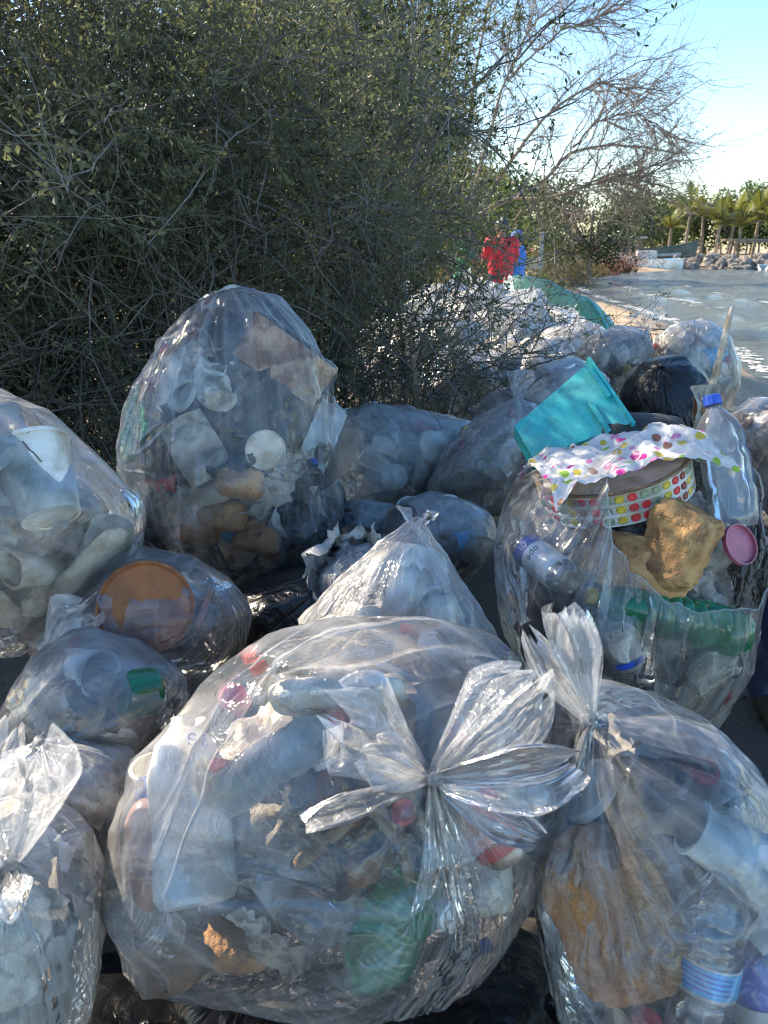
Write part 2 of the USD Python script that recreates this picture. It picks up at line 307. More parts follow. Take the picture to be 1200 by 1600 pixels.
# ---------------------------------------------------------------- materials of the place
WHITE = (0.55, 0.53, 0.48); DIRT = (0.12, 0.085, 0.05)
film('clear_film', m0=0.22, m1=0.9, base=.18, bump=.4)
film('open_film', m0=0.18, m1=0.9, base=.15, bump=.38)
film('sheer_film', m0=0.17, m1=0.85, base=.14, bump=.32)
film('sunlit_heap_film', milk=(.86, .85, .84), m0=0.42, m1=0.95, base=.55, rgh=.2, bump=.35)  # whiter than the other films: the heap's sun glare is put into its milk
film('milky_film', milk=(.84, .86, .89), m0=0.34, m1=0.95, rgh=0.14, base=.4)
film('tail_film', m0=0.40, m1=0.95, rgh=0.22, gloss=.75, streak=(26, 2), base=.34, ior=1.36, bump=.3)
mat('label_white', (.74, .75, .76), .4, (.6, .6, .58), 8)
film('bottle_clear', tint=(0.93, 0.95, 0.96), m0=0.22, m1=0.8, rgh=0.07, ior=1.7, streak=(8, 30), bump=0.2, base=.5, fold=.4)
film('bottle_green', tint=(0.25, 0.75, 0.42), milk=(0.04, 0.38, 0.18), m0=0.38, m1=0.85, rgh=0.08, ior=1.6, streak=(8, 30), bump=0.25, base=.8, fold=.4)
film('net_teal', tint=(0.45, 0.85, 0.72), milk=(0.12, 0.50, 0.42), m0=0.6, m1=0.95, rgh=0.5, ior=1.2, streak=(60, 60), bump=0.6, base=.8)
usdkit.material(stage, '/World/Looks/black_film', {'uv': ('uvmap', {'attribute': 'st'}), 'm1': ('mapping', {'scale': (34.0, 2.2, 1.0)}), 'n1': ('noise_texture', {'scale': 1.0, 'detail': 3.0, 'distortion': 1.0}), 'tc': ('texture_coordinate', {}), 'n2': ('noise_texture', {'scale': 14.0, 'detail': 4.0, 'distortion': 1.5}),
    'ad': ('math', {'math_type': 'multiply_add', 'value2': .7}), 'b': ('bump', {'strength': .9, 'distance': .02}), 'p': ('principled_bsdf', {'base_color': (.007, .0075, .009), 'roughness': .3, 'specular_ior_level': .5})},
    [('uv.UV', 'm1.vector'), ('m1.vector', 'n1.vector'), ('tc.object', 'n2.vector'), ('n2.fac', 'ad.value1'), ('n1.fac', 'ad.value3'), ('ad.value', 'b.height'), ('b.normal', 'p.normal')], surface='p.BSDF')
mat('foam_white', WHITE, 0.9, (0.38, 0.35, 0.29), 14, pores=260, dirt=(0.25, 0.2, 0.14), vary=0.12)
mat('cup_white', (0.60, 0.59, 0.55), 0.45, (0.37, 0.33, 0.26), 10, dirt=(0.22, 0.18, 0.12), vary=0.12)
mat('plastic_white', (0.48, 0.50, 0.50), 0.35, (0.30, 0.29, 0.26), 9, dirt=(0.2, 0.16, 0.11), vary=0.2)
mat('paper', (0.48, 0.45, 0.40), 0.8, (0.24, 0.21, 0.16), 7, bump=0.4, bscale=40, dirt=(0.16, 0.12, 0.08), vary=0.3)
mat('card', (0.26, 0.17, 0.10), 0.85, (0.13, 0.08, 0.045), 9, bump=0.4, bscale=50, vary=0.3)
mat('wood', (0.24, 0.16, 0.09), 0.8, (0.10, 0.07, 0.045), 20, bump=0.5, bscale=70, vary=0.25)
mat('pale_wood', (0.50, 0.44, 0.36), 0.75, (0.26, 0.2, 0.13), 22, bump=0.4, bscale=80)
mat('rust_board', (0.42, 0.27, 0.18), 0.8, (0.24, 0.11, 0.05), 16, bump=0.5, bscale=60, lo=0.45, hi=0.55, dirt=(0.07, 0.04, 0.025))
mat('foam_brown', (0.44, 0.25, 0.095), 0.85, (0.26, 0.125, 0.045), 11, bump=0.8, bscale=45, pores=190, dirt=(0.06, 0.035, 0.02))
mat('foam_brown_worn', (0.44, 0.215, 0.075), 0.85, (0.25, 0.115, 0.04), 10, bump=0.8, bscale=40, pores=260, dirt=(0.42, 0.38, 0.32))
mat('orange_lid', (0.52, 0.20, 0.07), 0.55, (0.38, 0.15, 0.06), 14, trans=0.3, dirt=(0.22, 0.11, 0.06))
mat('teal', (0.02, 0.35, 0.36), 0.42, (0.07, 0.36, 0.35), 12, bump=0.15, bscale=40, dirt=(0.02, 0.15, 0.15))
for k, c in dict(blue=(0.02, 0.07, 0.42), light_blue=(0.04, 0.33, 0.60), red=(0.55, 0.03, 0.035), pink=(0.62, 0.07, 0.17), dusty_pink=(0.40, 0.11, 0.16), yellow=(0.55, 0.38, 0.07), green=(0.03, 0.3, 0.13), mustard=(0.5, 0.36, 0.03), sage=(0.22, 0.27, 0.17), rose=(0.55, 0.27, 0.23), maroon=(0.2, 0.045, 0.025), magenta=(0.6, 0.05, 0.3), lime=(0.35, 0.55, 0.08), brown=(0.25, 0.13, 0.09)).items():
    mat(k + '_plastic', c, 0.4, tuple(x * 0.8 for x in c), 12, dirt=tuple(0.4 * x + 0.03 for x in c), vary=0.1)
mat('black_rubber', (0.018, 0.017, 0.017), 0.65, (0.03, 0.028, 0.025), 14, bump=0.3)
mat('grey_metal', (0.42, 0.42, 0.42), 0.35, (0.28, 0.22, 0.17), 12, metal=0.8)
mat('ink', (0.02, 0.02, 0.03), 0.7)
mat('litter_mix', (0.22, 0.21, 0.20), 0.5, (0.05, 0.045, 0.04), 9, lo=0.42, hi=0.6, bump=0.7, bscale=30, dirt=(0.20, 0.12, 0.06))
mat('dark_gap_litter', (0.07, 0.06, 0.05), 0.6, (0.02, 0.02, 0.02), 9, lo=0.42, hi=0.6, bump=0.7, bscale=30, dirt=(0.16, 0.09, 0.04))  # core tone kept dark, painting shade into the gaps between contents

# ---------------------------------------------------------------- kinds of litter, each built once (z along its length, centred)
stage.CreateClassPrim('/World/litter_kinds')
KINDS = {}
def crush(m, amp, seed, flat=1.0):
    m = m.copy(); v = np.array(m.vertices); n = meshkit.fbm(v * 26 + seed * 5.1, 3, seed) - 0.5
    q = np.hypot(v[:, 0], v[:, 1])[:, None] + 1e-6
    v[:, :2] += v[:, :2] / q * (n[:, None] * 2 * amp); v[:, 0] *= flat
    w = meshkit.noise(v[:, [2, 2, 2]] * 14 + seed, seed) - 0.5; v[:, 1] += w * amp * 1.4; m.vertices = v; return m
def fine(m, e):
    v, f = trimesh.remesh.subdivide_to_size(m.vertices, m.faces, e, max_iter=6); return trimesh.Trimesh(v, f)
def kind(name, cat_, what, parts, rad, half):
    p = f'/World/litter_kinds/{name}'; UsdGeom.Xform.Define(stage, p); par = stage.GetPrimAtPath(p); pts = []
    for q in parts:
        o = obj(q[0], q[1], q[2], par, smooth=q[4] if len(q) > 4 else 40)
        pts.append(q[1].vertices)
        for s in (q[3] if len(q) > 3 and q[3] else ()): obj(s[0], s[1], s[2], o); pts.append(s[1].vertices)
    pts = np.vstack(pts); pts = pts[np.random.default_rng(0).permutation(len(pts))[:500]]
    KINDS[name] = dict(path=p, cat=cat_, what=what, rad=rad, half=half, pts=pts)
def bottle_profile(L, r, neck=0.012, ribs=6):
    p = [(0, -L / 2 + 0.008), (r * 0.55, -L / 2 + 0.004), (r * 0.85, -L / 2), (r, -L / 2 + 0.018)]
    z0, z1 = -L / 2 + 0.03, L / 2 - 0.36 * L
    for k in range(ribs):
        a = z0 + (z1 - z0) * k / ribs; b = (z1 - z0) / ribs
        p += [(r, a), (r, a + b * 0.6), (r * 0.94, a + b * 0.8)]
    p += [(r, z1), (r * 0.97, z1 + 0.07 * L), (r * 0.75, z1 + 0.17 * L), (r * 0.42, L / 2 - 0.11 * L), (neck, L / 2 - 0.075 * L), (neck, L / 2 - 0.03 * L), (neck + .003, L / 2 - .028 * L), (neck + .003, L / 2 - .022 * L), (neck, L / 2 - .02 * L), (neck, L / 2)]
    return p
def cap_mesh(z, r=0.0145, h=0.018):
    n = 30; m = lathe([(0, h), (r * 0.85, h), (r, h - 0.002), (r, 0), (r * .86, 0), (r * .86, h - .003), (0, h - .003)], n)
    v = np.array(m.vertices); a = np.arctan2(v[:, 1], v[:, 0]); q = (np.hypot(v[:, 0], v[:, 1]) > r * 0.97)
    v[q, :2] *= (1 + 0.03 * np.sign(np.sin(a[q] * 15)))[:, None]; m.vertices = v; m.apply_translation([0, 0, z]); return m
def sleeve(r, z0, z1, n=24, t=0.0008):
    return lathe([(r, z0), (r + t, z0), (r + t, z1), (r, z1), (r, z0)], n)
def bottle(name, what, L, r, body, cap=None, label=None, seed=1, cr=0.006, flat=1.0):
    p = [('body', crush(lathe(bottle_profile(L, r), 22), cr, seed, flat), body)]
    if cap: p.append(('cap', cap_mesh(L / 2 - 0.016), cap))
    if label: p.append(('label', crush(sleeve(r * 1.015, -L * 0.26, L * 0.06), cr, seed, flat), label))
    kind(name, 'bottle', what, p, r * max(flat, 0.75), L / 2)
bottle('clear_bottle', 'crushed clear bottle with a white cap', 0.22, 0.031, 'bottle_clear', 'plastic_white', None, 1, 0.008, 0.8)
bottle('labelled_bottle', 'clear bottle with a pale blue label', 0.21, 0.031, 'bottle_clear', 'plastic_white', 'light_blue_plastic', 2, 0.005)
bottle('red_capped_bottle', 'flattened clear bottle with a red cap', 0.24, 0.036, 'bottle_clear', 'red_plastic', 'plastic_white', 3, 0.011, 0.62)
bottle('green_bottle', 'green soft drink bottle', 0.25, 0.036, 'bottle_green', 'green_plastic', None, 4, 0.007, 0.85)
bottle('white_bottle', 'dirty white plastic bottle', 0.2, 0.036, 'plastic_white', 'yellow_plastic', None, 5, 0.005)
def cup_profile(r0, r1, h, t=0.002):
    return [(0, -h / 2), (r0, -h / 2), (r1, h / 2 - 0.006), (r1 + 0.0035, h / 2 - 0.005), (r1 + 0.0035, h / 2), (r1 - t, h / 2), (r0 - t, -h / 2 + 0.004), (0, -h / 2 + 0.004)]
kind('foam_cup', 'cup', 'white foam cup', [('cup_wall', crush(lathe(cup_profile(0.028, 0.041, 0.105), 28), 0.002, 1), 'cup_white')], 0.04, 0.055)
kind('squashed_cup', 'cup', 'squashed white foam cup', [('cup_wall', crush(lathe(cup_profile(0.028, 0.04, 0.1), 28), 0.009, 7, 0.6), 'cup_white')], 0.032, 0.055)
def chunk(sx, sy, sz, seed, amp=0.02, freq=14):
    m = trimesh.creation.icosphere(4); v = np.array(m.vertices); v = np.sign(v) * np.abs(v) ** 0.55; v /= np.abs(v).max(0)
    m.vertices = v * [sx / 2, sy / 2, sz / 2]; m = rough(m, amp, freq, seed, 4); return rough(m, amp * 0.25, freq * 7, seed + 3, 2)
kind('foam_chunk', 'foam', 'broken chunk of white foam', [('chunk', chunk(0.07, 0.10, 0.13, 2, 0.012, 20), 'foam_white', None, 60)], 0.04, 0.065)
kind('foam_slab', 'foam', 'broken slab of white foam', [('slab', chunk(0.03, 0.12, 0.17, 4, 0.006, 24), 'foam_white', None, 60)], 0.02, 0.085)
kind('brown_foam', 'foam', 'weathered brown chunk of foam', [('chunk', chunk(0.06, 0.09, 0.13, 6, 0.014, 18), 'foam_brown', None, 60)], 0.04, 0.065)
def crumple(w, h, seed, amp=0.024, n=26, roll=0.6, th=0):
    u, v = np.meshgrid(np.linspace(-1, 1, n), np.linspace(-1, 1, n)); p = np.stack([u * w / 2, 0 * u, v * h / 2], -1)
    q = p * 22 + seed * 9.7
    rid = lambda s, f: 1 - 2 * np.abs(meshkit.noise(q * f, s) - 0.5) * 2
    p[..., 1] = amp * (rid(seed, 0.5) + 0.5 * rid(seed + 1, 1.2) + 0.25 * rid(seed + 2, 2.6)) - amp * 0.8 + roll * w * 0.3 * (-(u ** 2))
    p[..., 0] += amp * 0.6 * (meshkit.noise(q * 0.6, seed + 5) - 0.5); p[..., 2] += amp * 0.8 * (meshkit.noise(q * 0.6, seed + 6) - 0.5)
    return trimesh.Trimesh(p.reshape(-1, 3), grid_faces(n, n, False), process=False)
mat('amber', (.20, .085, .02), .2, (.12, .05, .015), 8); mat('newsprint', (.36, .35, .32), .8, (.16, .16, .155), 55, lo=.48, hi=.54); mat('green_print', (.05, .22, .10), .5, (.35, .36, .3), 9, lo=.5, hi=.54, dirt=(.1, .08, .05)); mat('tan_cloth', (.27, .21, .14), .9, (.14, .10, .065), 8, bump=.5, bscale=60); mat('red_print', (.4, .03, .03), .5, (.4, .37, .33), 8, lo=.5, hi=.54, dirt=(.1, .07, .05))
bottle('amber_bottle', 'brown bottle with a white cap', 0.19, 0.03, 'amber', 'plastic_white', None, 11, .004)
bottle('dirty_bottle', 'mud-stained tan plastic bottle', 0.21, 0.034, 'tan_cloth', 'red_plastic', 'newsprint', 12, .01, .7)
for nm, what, m_, w, h, s_ in (('brown_paper', 'crumpled brown paper', 'tan_cloth', .12, .14, 21), ('newspaper', 'crumpled scrap of printed paper', 'newsprint', .12, .14, 23), ('green_wrapper', 'crumpled green and white wrapper', 'green_print', .1, .13, 25), ('red_wrapper', 'crumpled red and white wrapper', 'red_print', .09, .12, 27), ('crumpled_paper', 'crumpled sheet of dirty paper', 'paper', .12, .13, 3), ('crumpled_wrapper', 'crumpled white plastic wrapper', 'plastic_white', .12, .14, 5), ('torn_card', 'torn piece of brown card', 'card', .09, .12, 8), ('blue_wrapper', 'crumpled blue wrapper', 'light_blue_plastic', .09, .12, 10), ('black_sheet', 'crumpled sheet of black plastic', 'black_film', .12, .14, 12)):
    kind(nm, 'wrapper' if 'rap' in nm else 'sheet', what, [('sheet', crumple(w, h, s_), m_, None, 50)], 0.022, 0.065)
kind('soda_can', 'can', 'dented metal drinks can', [('can_wall', crush(lathe([(0, -.06), (.026, -.061), (.032, -.052), (.032, .048), (.026, .058), (.027, .061), (.024, .06), (.022, .057), (0, .057)], 24), .007, 4, .8), 'grey_metal'), ('printed_band', crush(sleeve(.0328, -.045, .035), .007, 4, .8), 'red_plastic')], 0.03, 0.06)
def lid_profile(r, h=0.012): return [(0, 0.002), (r * .8, 0.002), (r * .82, 0), (r * .95, 0), (r, .002), (r, h), (r - .0025, h), (r - .0025, .004), (r * .85, .004), (0, .0045)]
kind('plastic_disc', 'lid', 'round white plastic lid', [('disc', lathe(lid_profile(.045), 30), 'plastic_white')], 0.02, 0.045)
kind('wood_piece', 'stick', 'broken piece of driftwood', [('stick', rough(tube(bend((0, 0, -.11), (.02, .01, 0), (0, 0, .11), 12), np.linspace(.011, .007, 12), 8), .004, 30, 2), 'wood')], 0.012, 0.11)
kind('straw', 'straw', 'loose plastic drinking straw', [('tube', tube(bend((0, 0, -.1), (.01, 0, .04), (.03, .0, .1), 10), .003, 8), 'red_plastic')], 0.005, 0.1)
sole = m3.CrossSection([np.array([(.042 * math.cos(a) * (1 + .18 * math.sin(a)) - .008 * math.sin(2 * a), .12 * math.sin(a)) for a in np.linspace(0, 2 * PI, 40, False)])]).extrude(.016)
_s = tm(sole); _s.apply_transform(R([1, 0, 0], 90))
_st = [tube(bend((s_ * .036, -.016, -.01), (s_ * .03, -.05, .03), (0, -.018, .075), 10), .005, 6) for s_ in (-1, 1)]
kind('flip_flop', 'sandal', 'worn flip flop sandal', [('sole', _s, 'brown_plastic'), ('strap', _st[0], 'black_rubber'), ('strap', _st[1], 'black_rubber')], 0.02, 0.12)
kind('screw_top', 'cap', 'loose plastic bottle cap', [('cap_wall', cap_mesh(-0.009, 0.016), 'red_plastic')], 0.012, 0.016)
kind('blue_screw_top', 'cap', 'loose blue bottle cap', [('cap_wall', cap_mesh(-0.009, 0.016), 'blue_plastic')], 0.012, 0.016)
MIX = dict(clear_bottle=6, labelled_bottle=4, red_capped_bottle=4, white_bottle=2, green_bottle=1.5, amber_bottle=1.2, dirty_bottle=2.5, foam_cup=1.6, squashed_cup=2, foam_chunk=3, foam_slab=2.5, brown_foam=2, crumpled_paper=4, crumpled_wrapper=4, brown_paper=4, newspaper=3, green_wrapper=1.2, red_wrapper=.8, torn_card=3, black_sheet=2, blue_wrapper=.8, soda_can=1, plastic_disc=1.5, wood_piece=1.5, straw=.6, flip_flop=.7, screw_top=1, blue_screw_top=.35)
def put(kind_, M, where, name=None, zone='inside'):
    k = KINDS[kind_]; x = thing(name or kind_, f"{k['what']} {zone} the {where}", k['cat'], M, f"{k['what']}s inside the {where}")
    x.GetPrim().GetReferences().AddInternalReference(k['path']); x.GetPrim().SetInstanceable(True)
    P = k['pts'] @ M[:3, :3].T + M[:3, 3]; return P

# ---------------------------------------------------------------- bags
def hull_points(outline, d, thick):
    o = [at(x, y, d) for x, y in outline]; C = np.mean(o, 0); pts = []
    for off, s in ((0, 1), (-.55, .86), (.55, .86), (-.85, .62), (.85, .62), (-1, .38), (1, .38)):
        pts += [C + s * (p - C) + FWD * off * thick for p in o]
    return C, np.array(pts)
BAGS = {}
def proj(p):
    q = np.asarray(p) - EYE; z = q @ FWD; return 600 + FPX * (q @ RIGHT) / z, 800 - FPX * (q @ UP) / z
def hit(b, px, py, inset=0.0):
    """the point of a bag's surface seen at a photograph pixel, pushed in along the line of sight"""
    r = ray(px, py); c = float((b.C - EYE) @ FWD)
    ds = np.linspace(c - 0.6, c + .3, 500); P = EYE + r * ds[:, None]; q = ((P - b.C) @ b.A.T).astype(np.float32)
    rr, Rr = b.radius(q); k = np.nonzero(rr < Rr)[0]
    i = k[0] if len(k) else int(np.argmin(rr / Rr))
    return P[i] + r / np.linalg.norm(r) * inset
def bag(name, where, label, outline, d, thick, knot, fill=20, seed=1, mix=None, look='clear_film', levels=2, slack=1.2, group=None, keep=(), dark=False, core=0.74, face=-0.15, tails=(), scale=1.0, th_end=None, axis=None, nu=56, nv=36, cat_='bin bag', core_m=None, **kw):
    rs = np.random.default_rng(seed * 77 + 5)
    C, hp = hull_points(outline, d, thick)
    if axis is None: K = at(*knot); axis = K - C
    b = Body(C, axis, hp)
    x = thing(name, label, cat_, None, group)
    eye = (EYE - C) / np.linalg.norm(EYE - C)
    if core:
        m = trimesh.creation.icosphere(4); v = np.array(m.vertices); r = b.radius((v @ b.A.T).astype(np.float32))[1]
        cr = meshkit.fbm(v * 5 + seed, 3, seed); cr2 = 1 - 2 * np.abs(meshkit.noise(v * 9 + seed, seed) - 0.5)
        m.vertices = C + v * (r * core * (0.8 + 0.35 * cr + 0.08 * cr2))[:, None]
        tag(obj('packed_litter', m, core_m or ('dark_gap_litter' if dark else 'litter_mix'), smooth=25), f'mass of mixed crumpled litter deep inside the {where}', 'litter', kind='stuff')
    names = list((mix or MIX).keys()); w = np.array([(mix or MIX)[n] for n in names], float); w /= w.sum()
    used = []; tries = 0
    while len(used) < fill and tries < fill * 40:
        tries += 1; q = rs.normal(size=3); q /= np.linalg.norm(q)
        if q @ eye < face: continue
        n = names[rs.choice(len(names), p=w)]; k = KINDS[n]; ql = b.A @ q; rr = float(b.radius(ql[None].astype(np.float32))[1][0])
        sep = 0.75 * math.sqrt(k['half'] * max(k['rad'], .02)) / rr
        if any(np.arccos(np.clip(q @ u, -1, 1)) < sep + s_ for u, s_ in used): continue
        used.append((q, sep)); sc = scale * rs.uniform(.85, 1.12)
        t = np.cross(q, rs.normal(size=3)); t /= np.linalg.norm(t)
        if n.endswith('disc') or n.endswith('top'): F = frame(-q + 0.35 * rs.normal(size=3))
        elif 'sheet' in [z_ for z_ in (k['cat'],)] or k['cat'] in ('wrapper',) or n in ('foam_slab', 'flip_flop'):
            yy = q if n != 'foam_slab' else np.cross(q, t); F = np.eye(4); F[:3, :3] = np.stack([np.cross(yy, t), yy, t], 1)
        else: F = frame(t + 0.25 * rs.normal(size=3), spin=rs.uniform(0, 360))
        half = 1 - 0.5 * min(1, (k['half'] / rr) ** 2)
        p = C + q * (rr * half - k['rad'] * sc * 0.95 - (.016 if k['cat'] in ('sheet', 'wrapper') else 0))
        pp = proj(p)
        if any(math.hypot(pp[0] - kx, pp[1] - ky) < kr + 850 * k['half'] / d for kx, ky, kr in keep): used.pop(); continue
        zy, zx = ('near the top' if (p - C) @ UP > .35 * rr else 'near the bottom' if (p - C) @ UP < -.35 * rr else 'halfway up'), ('left in' if (p - C) @ RIGHT < -.35 * rr else 'right in' if (p - C) @ RIGHT > .35 * rr else 'in')
        for _ in range(2):                                       # nothing pokes out of the stuffed shape
            w_ = (k['pts'] * sc) @ F[:3, :3].T + p - C; ql_ = (w_ @ b.A.T).astype(np.float32); r_ = np.linalg.norm(w_, axis=1); h_ = b.hull[np.clip(np.arccos(np.clip(ql_[:, 2] / r_, -1, 1)) / PI * b.n, 0, b.n - 1).astype(int), (np.arctan2(ql_[:, 1], ql_[:, 0]) % (2 * PI) / (2 * PI) * 2 * b.n).astype(int) % (2 * b.n)]
            p = p - q * max(0, float((r_ - h_ * 1.015).max()))
        P = put(n, T(p) @ F @ S(sc), where, None, zy + ' ' + zx); b.add(P, most=1.10)
    BAGS[name] = dict(b=b, x=x, C=C)
    return b, x
def finish(b, x, look, seed, tails=(), label=None, part='film', tail_look='tail_film', **kw):
    b.done(); open_ = kw.get('th_end') is not None
    P = wrap(b, seed, **kw)
    # crinkles: short sharp ridges of slack film
    v, nrm = P.reshape(-1, 3), normals_of(np.concatenate([P, P[:, :1]], 1), True)[:, :-1].reshape(-1, 3)
    f = v * 26 + seed * 3.3; warp = f + 1.2 * np.stack([meshkit.noise(f * .5 + 9 * k, k) for k in range(3)], -1)
    rid = np.maximum(0, 1 - 5 * np.abs(meshkit.noise(warp * .55, seed) - 0.5)) * 0.6 + np.maximum(0, 1 - 6 * np.abs(meshkit.noise(warp * 1.3, seed + 1) - 0.5)) * 0.35
    P = P + (nrm * (np.sign((nrm * (v - b.C)).sum(1)) * rid * 0.0065)[:, None]).reshape(P.shape)
    cap = np.repeat(P[:1].mean(1, keepdims=True), P.shape[1], 1); P = np.concatenate([cap, P], 0)
    film_obj(part, P, look, x, label=label)
    if not open_:
        K = P[-1].mean(0); kn = rough(trimesh.creation.icosphere(3, 1.0), .35, 2.2, seed); kn.vertices = K + (np.asarray(kn.vertices) * [.011, .011, .014]) @ b.A
        obj('knot', kn, look if 'black' in look else tail_look, x, smooth=True)
    else:
        obj('hem', tube(np.vstack([P[-1], P[-1][:1]]), .0022, 5, False), tail_look, x, smooth=True)
    if tails and not open_:
        K = P[-1].mean(0)
        for k, (end, w, mid, side) in enumerate(tails):
            film_obj('loose_end', tail_sheet([K - b.A[2] * .01, K + (end - K) * .45 + mid, end], w, seed * 7 + k, side=side), tail_look, x, wrap_u=False)
    return P
# ---------------------------------------------------------------- terrain, water
WATER = -0.14
shore_px = [(1330, 690), (1262, 640), (1185, 585), (1120, 540), (1060, 510), (985, 484), (930, 466), (900, 452), (886, 442), (905, 434), (960, 428), (1010, 424.5), (1100, 421.5), (1200, 419), (1320, 417)]
shore = np.array([at_z(x, y, WATER)[:2] for x, y in shore_px])
shore = np.vstack([[3.2, -14], [3.1, 0.5], [3.5, 3.5], shore, [150, shore[-1, 1] + 6], [420, shore[-1, 1] + 10], [420, -200], [3.2, -200]])
def signed(p):
    """distance to the shoreline, positive on land"""
    a, b = shore, np.roll(shore, -1, 0); d = np.full(len(p), 1e9); ins = np.zeros(len(p), bool)
    for s, e in zip(a, b):
        v = e - s; w = p - s; t = np.clip((w @ v) / (v @ v), 0, 1); d = np.minimum(d, np.linalg.norm(w - t[:, None] * v, axis=1))
        c = (s[1] > p[:, 1]) != (e[1] > p[:, 1]); ins ^= c & (p[:, 0] < (e[0] - s[0]) * (p[:, 1] - s[1]) / (e[1] - s[1] + 1e-12) + s[0])
    return np.where(ins, -d, d)
def ground_h(p):
    p = np.asarray(p, float); sd = signed(p); q = np.column_stack([p, 0 * p[:, 0]])
    land = 0.14 * (1 - np.exp(-np.maximum(sd, 0) / 1.1)) + 0.35 * np.clip((sd - 5) / 25, 0, 1) * np.clip((p[:, 1] - 20) / 10, 0, 1) + 0.5 * np.clip((sd - 1) / 6, 0, 1) * np.clip((p[:, 1] - 45) / 8, 0, 1)
    bump = (meshkit.fbm(q * 1.7, 4, 3) - 0.5) * 0.06 + (meshkit.fbm(q * 9, 3, 8) - .5) * 0.02
    return WATER + np.where(sd > 0, land + bump * np.clip(sd / 1.5, 0, 1), np.maximum(sd * 0.06, -1.5))
def axis_steps(lo, hi, fine_lo, fine_hi, step, grow=1.18):
    r = list(np.arange(fine_lo, fine_hi, step)); s = step; x = fine_hi
    while x < hi: r.append(x); s *= grow; x += s
    s = step; x = fine_lo - step
    while x > lo: r.insert(0, x); s *= grow; x -= s
    return np.array([lo] + r + [hi])
gx, gy = axis_steps(-400, 420, -5, 12, .09), axis_steps(-60, 700, -.5, 20, .09)
X, Y = np.meshgrid(gx, gy); p2 = np.column_stack([X.ravel(), Y.ravel()])
gz = ground_h(p2)
mat('sand_look', (0.36, 0.28, 0.19), 0.9, (0.27, 0.20, 0.135), 1.6, bump=0.5, bscale=40, dirt=(0.16, 0.12, 0.08))
n_ = {'g': ('geometry', {}), 's': ('separate_xyz', {}), 'm': ('map_range', {'from_min': WATER + .02, 'from_max': WATER + .06, 'to_min': 0, 'to_max': 1, 'clamp': True}),
      'n': ('noise_texture', {'scale': 1.1, 'detail': 6.0}), 'r': ('rgb_ramp', {'ramp': [(0, (.46, .36, .245)), (.42, (.44, .34, .235)), (.6, (.34, .265, .18)), (1, (.2, .15, .1))]}),
      'n2': ('noise_texture', {'scale': 22.0, 'detail': 6.0, 'roughness': .7}), 'r2': ('rgb_ramp', {'ramp': [(0, (.1, .08, .055)), (.38, (.35, .3, .25)), (.5, (1, 1, 1)), (1, (1, 1, 1))]}),
      'mu': ('mix', {'mix_type': 'multiply', 'fac': 1.0}), 'wet': ('mix', {'color1': (.22, .165, .11)}), 'ro': ('map_range', {'from_min': 0, 'from_max': 1, 'to_min': .55, 'to_max': .9}),
      'x': ('map_range', {'from_min': 3.2, 'from_max': 5.4, 'to_min': 0.0, 'to_max': 1.0, 'clamp': True}), 'near_shaded_sand': ('mix', {'color1': (.085, .072, .058)}),  # near ground: dark sand with its shade painted into the colour, fading with distance
      'b': ('bump', {'strength': .7, 'distance': .02}), 'p': ('principled_bsdf', {'specular_ior_level': .3})}
usdkit.material(stage, '/World/Looks/beach', n_, [('g.position', 's.vector'), ('s.z', 'm.value'), ('g.position', 'n.vector'), ('n.fac', 'r.fac'), ('g.position', 'n2.vector'), ('n2.fac', 'r2.fac'), ('r.color', 'mu.color1'), ('r2.color', 'mu.color2'),
    ('s.y', 'x.value'), ('x.result', 'near_shaded_sand.fac'), ('mu.color', 'near_shaded_sand.color2'), ('m.result', 'wet.fac'), ('near_shaded_sand.color', 'wet.color2'), ('wet.color', 'p.base_color'), ('m.result', 'ro.value'), ('ro.result', 'p.roughness'), ('n2.fac', 'b.height'), ('b.normal', 'p.normal')], surface='p.BSDF')
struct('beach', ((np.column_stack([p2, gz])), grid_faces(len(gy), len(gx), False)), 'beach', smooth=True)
# the bay
wx, wy = axis_steps(2, 420, 3, 30, .16, 1.2), axis_steps(-60, 75, 3, 60, .16, 1.3)
X, Y = np.meshgrid(wx, wy); sdw = signed(np.column_stack([X.ravel(), Y.ravel()])).reshape(X.shape)
q = np.stack([X, Y, 0 * X], -1); rs = np.random.default_rng(4); wz = 0 * X
for k in range(14):
    a = rs.uniform(-.7, .7) + 2.6; L = rs.uniform(.5, 3.2); ph = rs.uniform(0, 6.3)
    wz += 0.008 * L ** .7 * np.sin((X * math.cos(a) + Y * math.sin(a)) * 2 * PI / L + ph + 3 * meshkit.noise(q * .3 + k, k))
swash = np.exp(-((np.abs(sdw) - 1.5 - .5 * meshkit.noise(q * .5, 2)) / .30) ** 2) + .8 * np.exp(-((np.abs(sdw) - 3.4 - 1.0 * meshkit.noise(q * .4, 6)) / .35) ** 2)
wz = wz * np.clip(-sdw / 3, .12, 1) + 0.085 * swash * (sdw < 0) * (0.3 + meshkit.noise(q * .6, 9))
wn = {'g': ('geometry', {}), 'n': ('noise_texture', {'scale': 1.0, 'detail': 6.0, 'roughness': .62, 'distortion': .4}), 'wm': ('mapping', {'scale': (2.2, 6.0, 1.0), 'rotation': (0, 0, .35)}), 'b': ('bump', {'strength': 1.0, 'distance': .16}),
      'p': ('principled_bsdf', {'base_color': (.12, .135, .125), 'roughness': .1, 'ior': 1.33, 'specular_ior_level': .55})}
usdkit.material(stage, '/World/Looks/bay_water', wn, [('g.position', 'wm.vector'), ('wm.vector', 'n.vector'), ('n.fac', 'b.height'), ('b.normal', 'p.normal')], surface='p.BSDF')
struct('bay_water', (np.column_stack([X.ravel(), Y.ravel(), (WATER + .012 + wz).ravel()]), grid_faces(len(wy), len(wx), False)), 'bay_water', smooth=True)
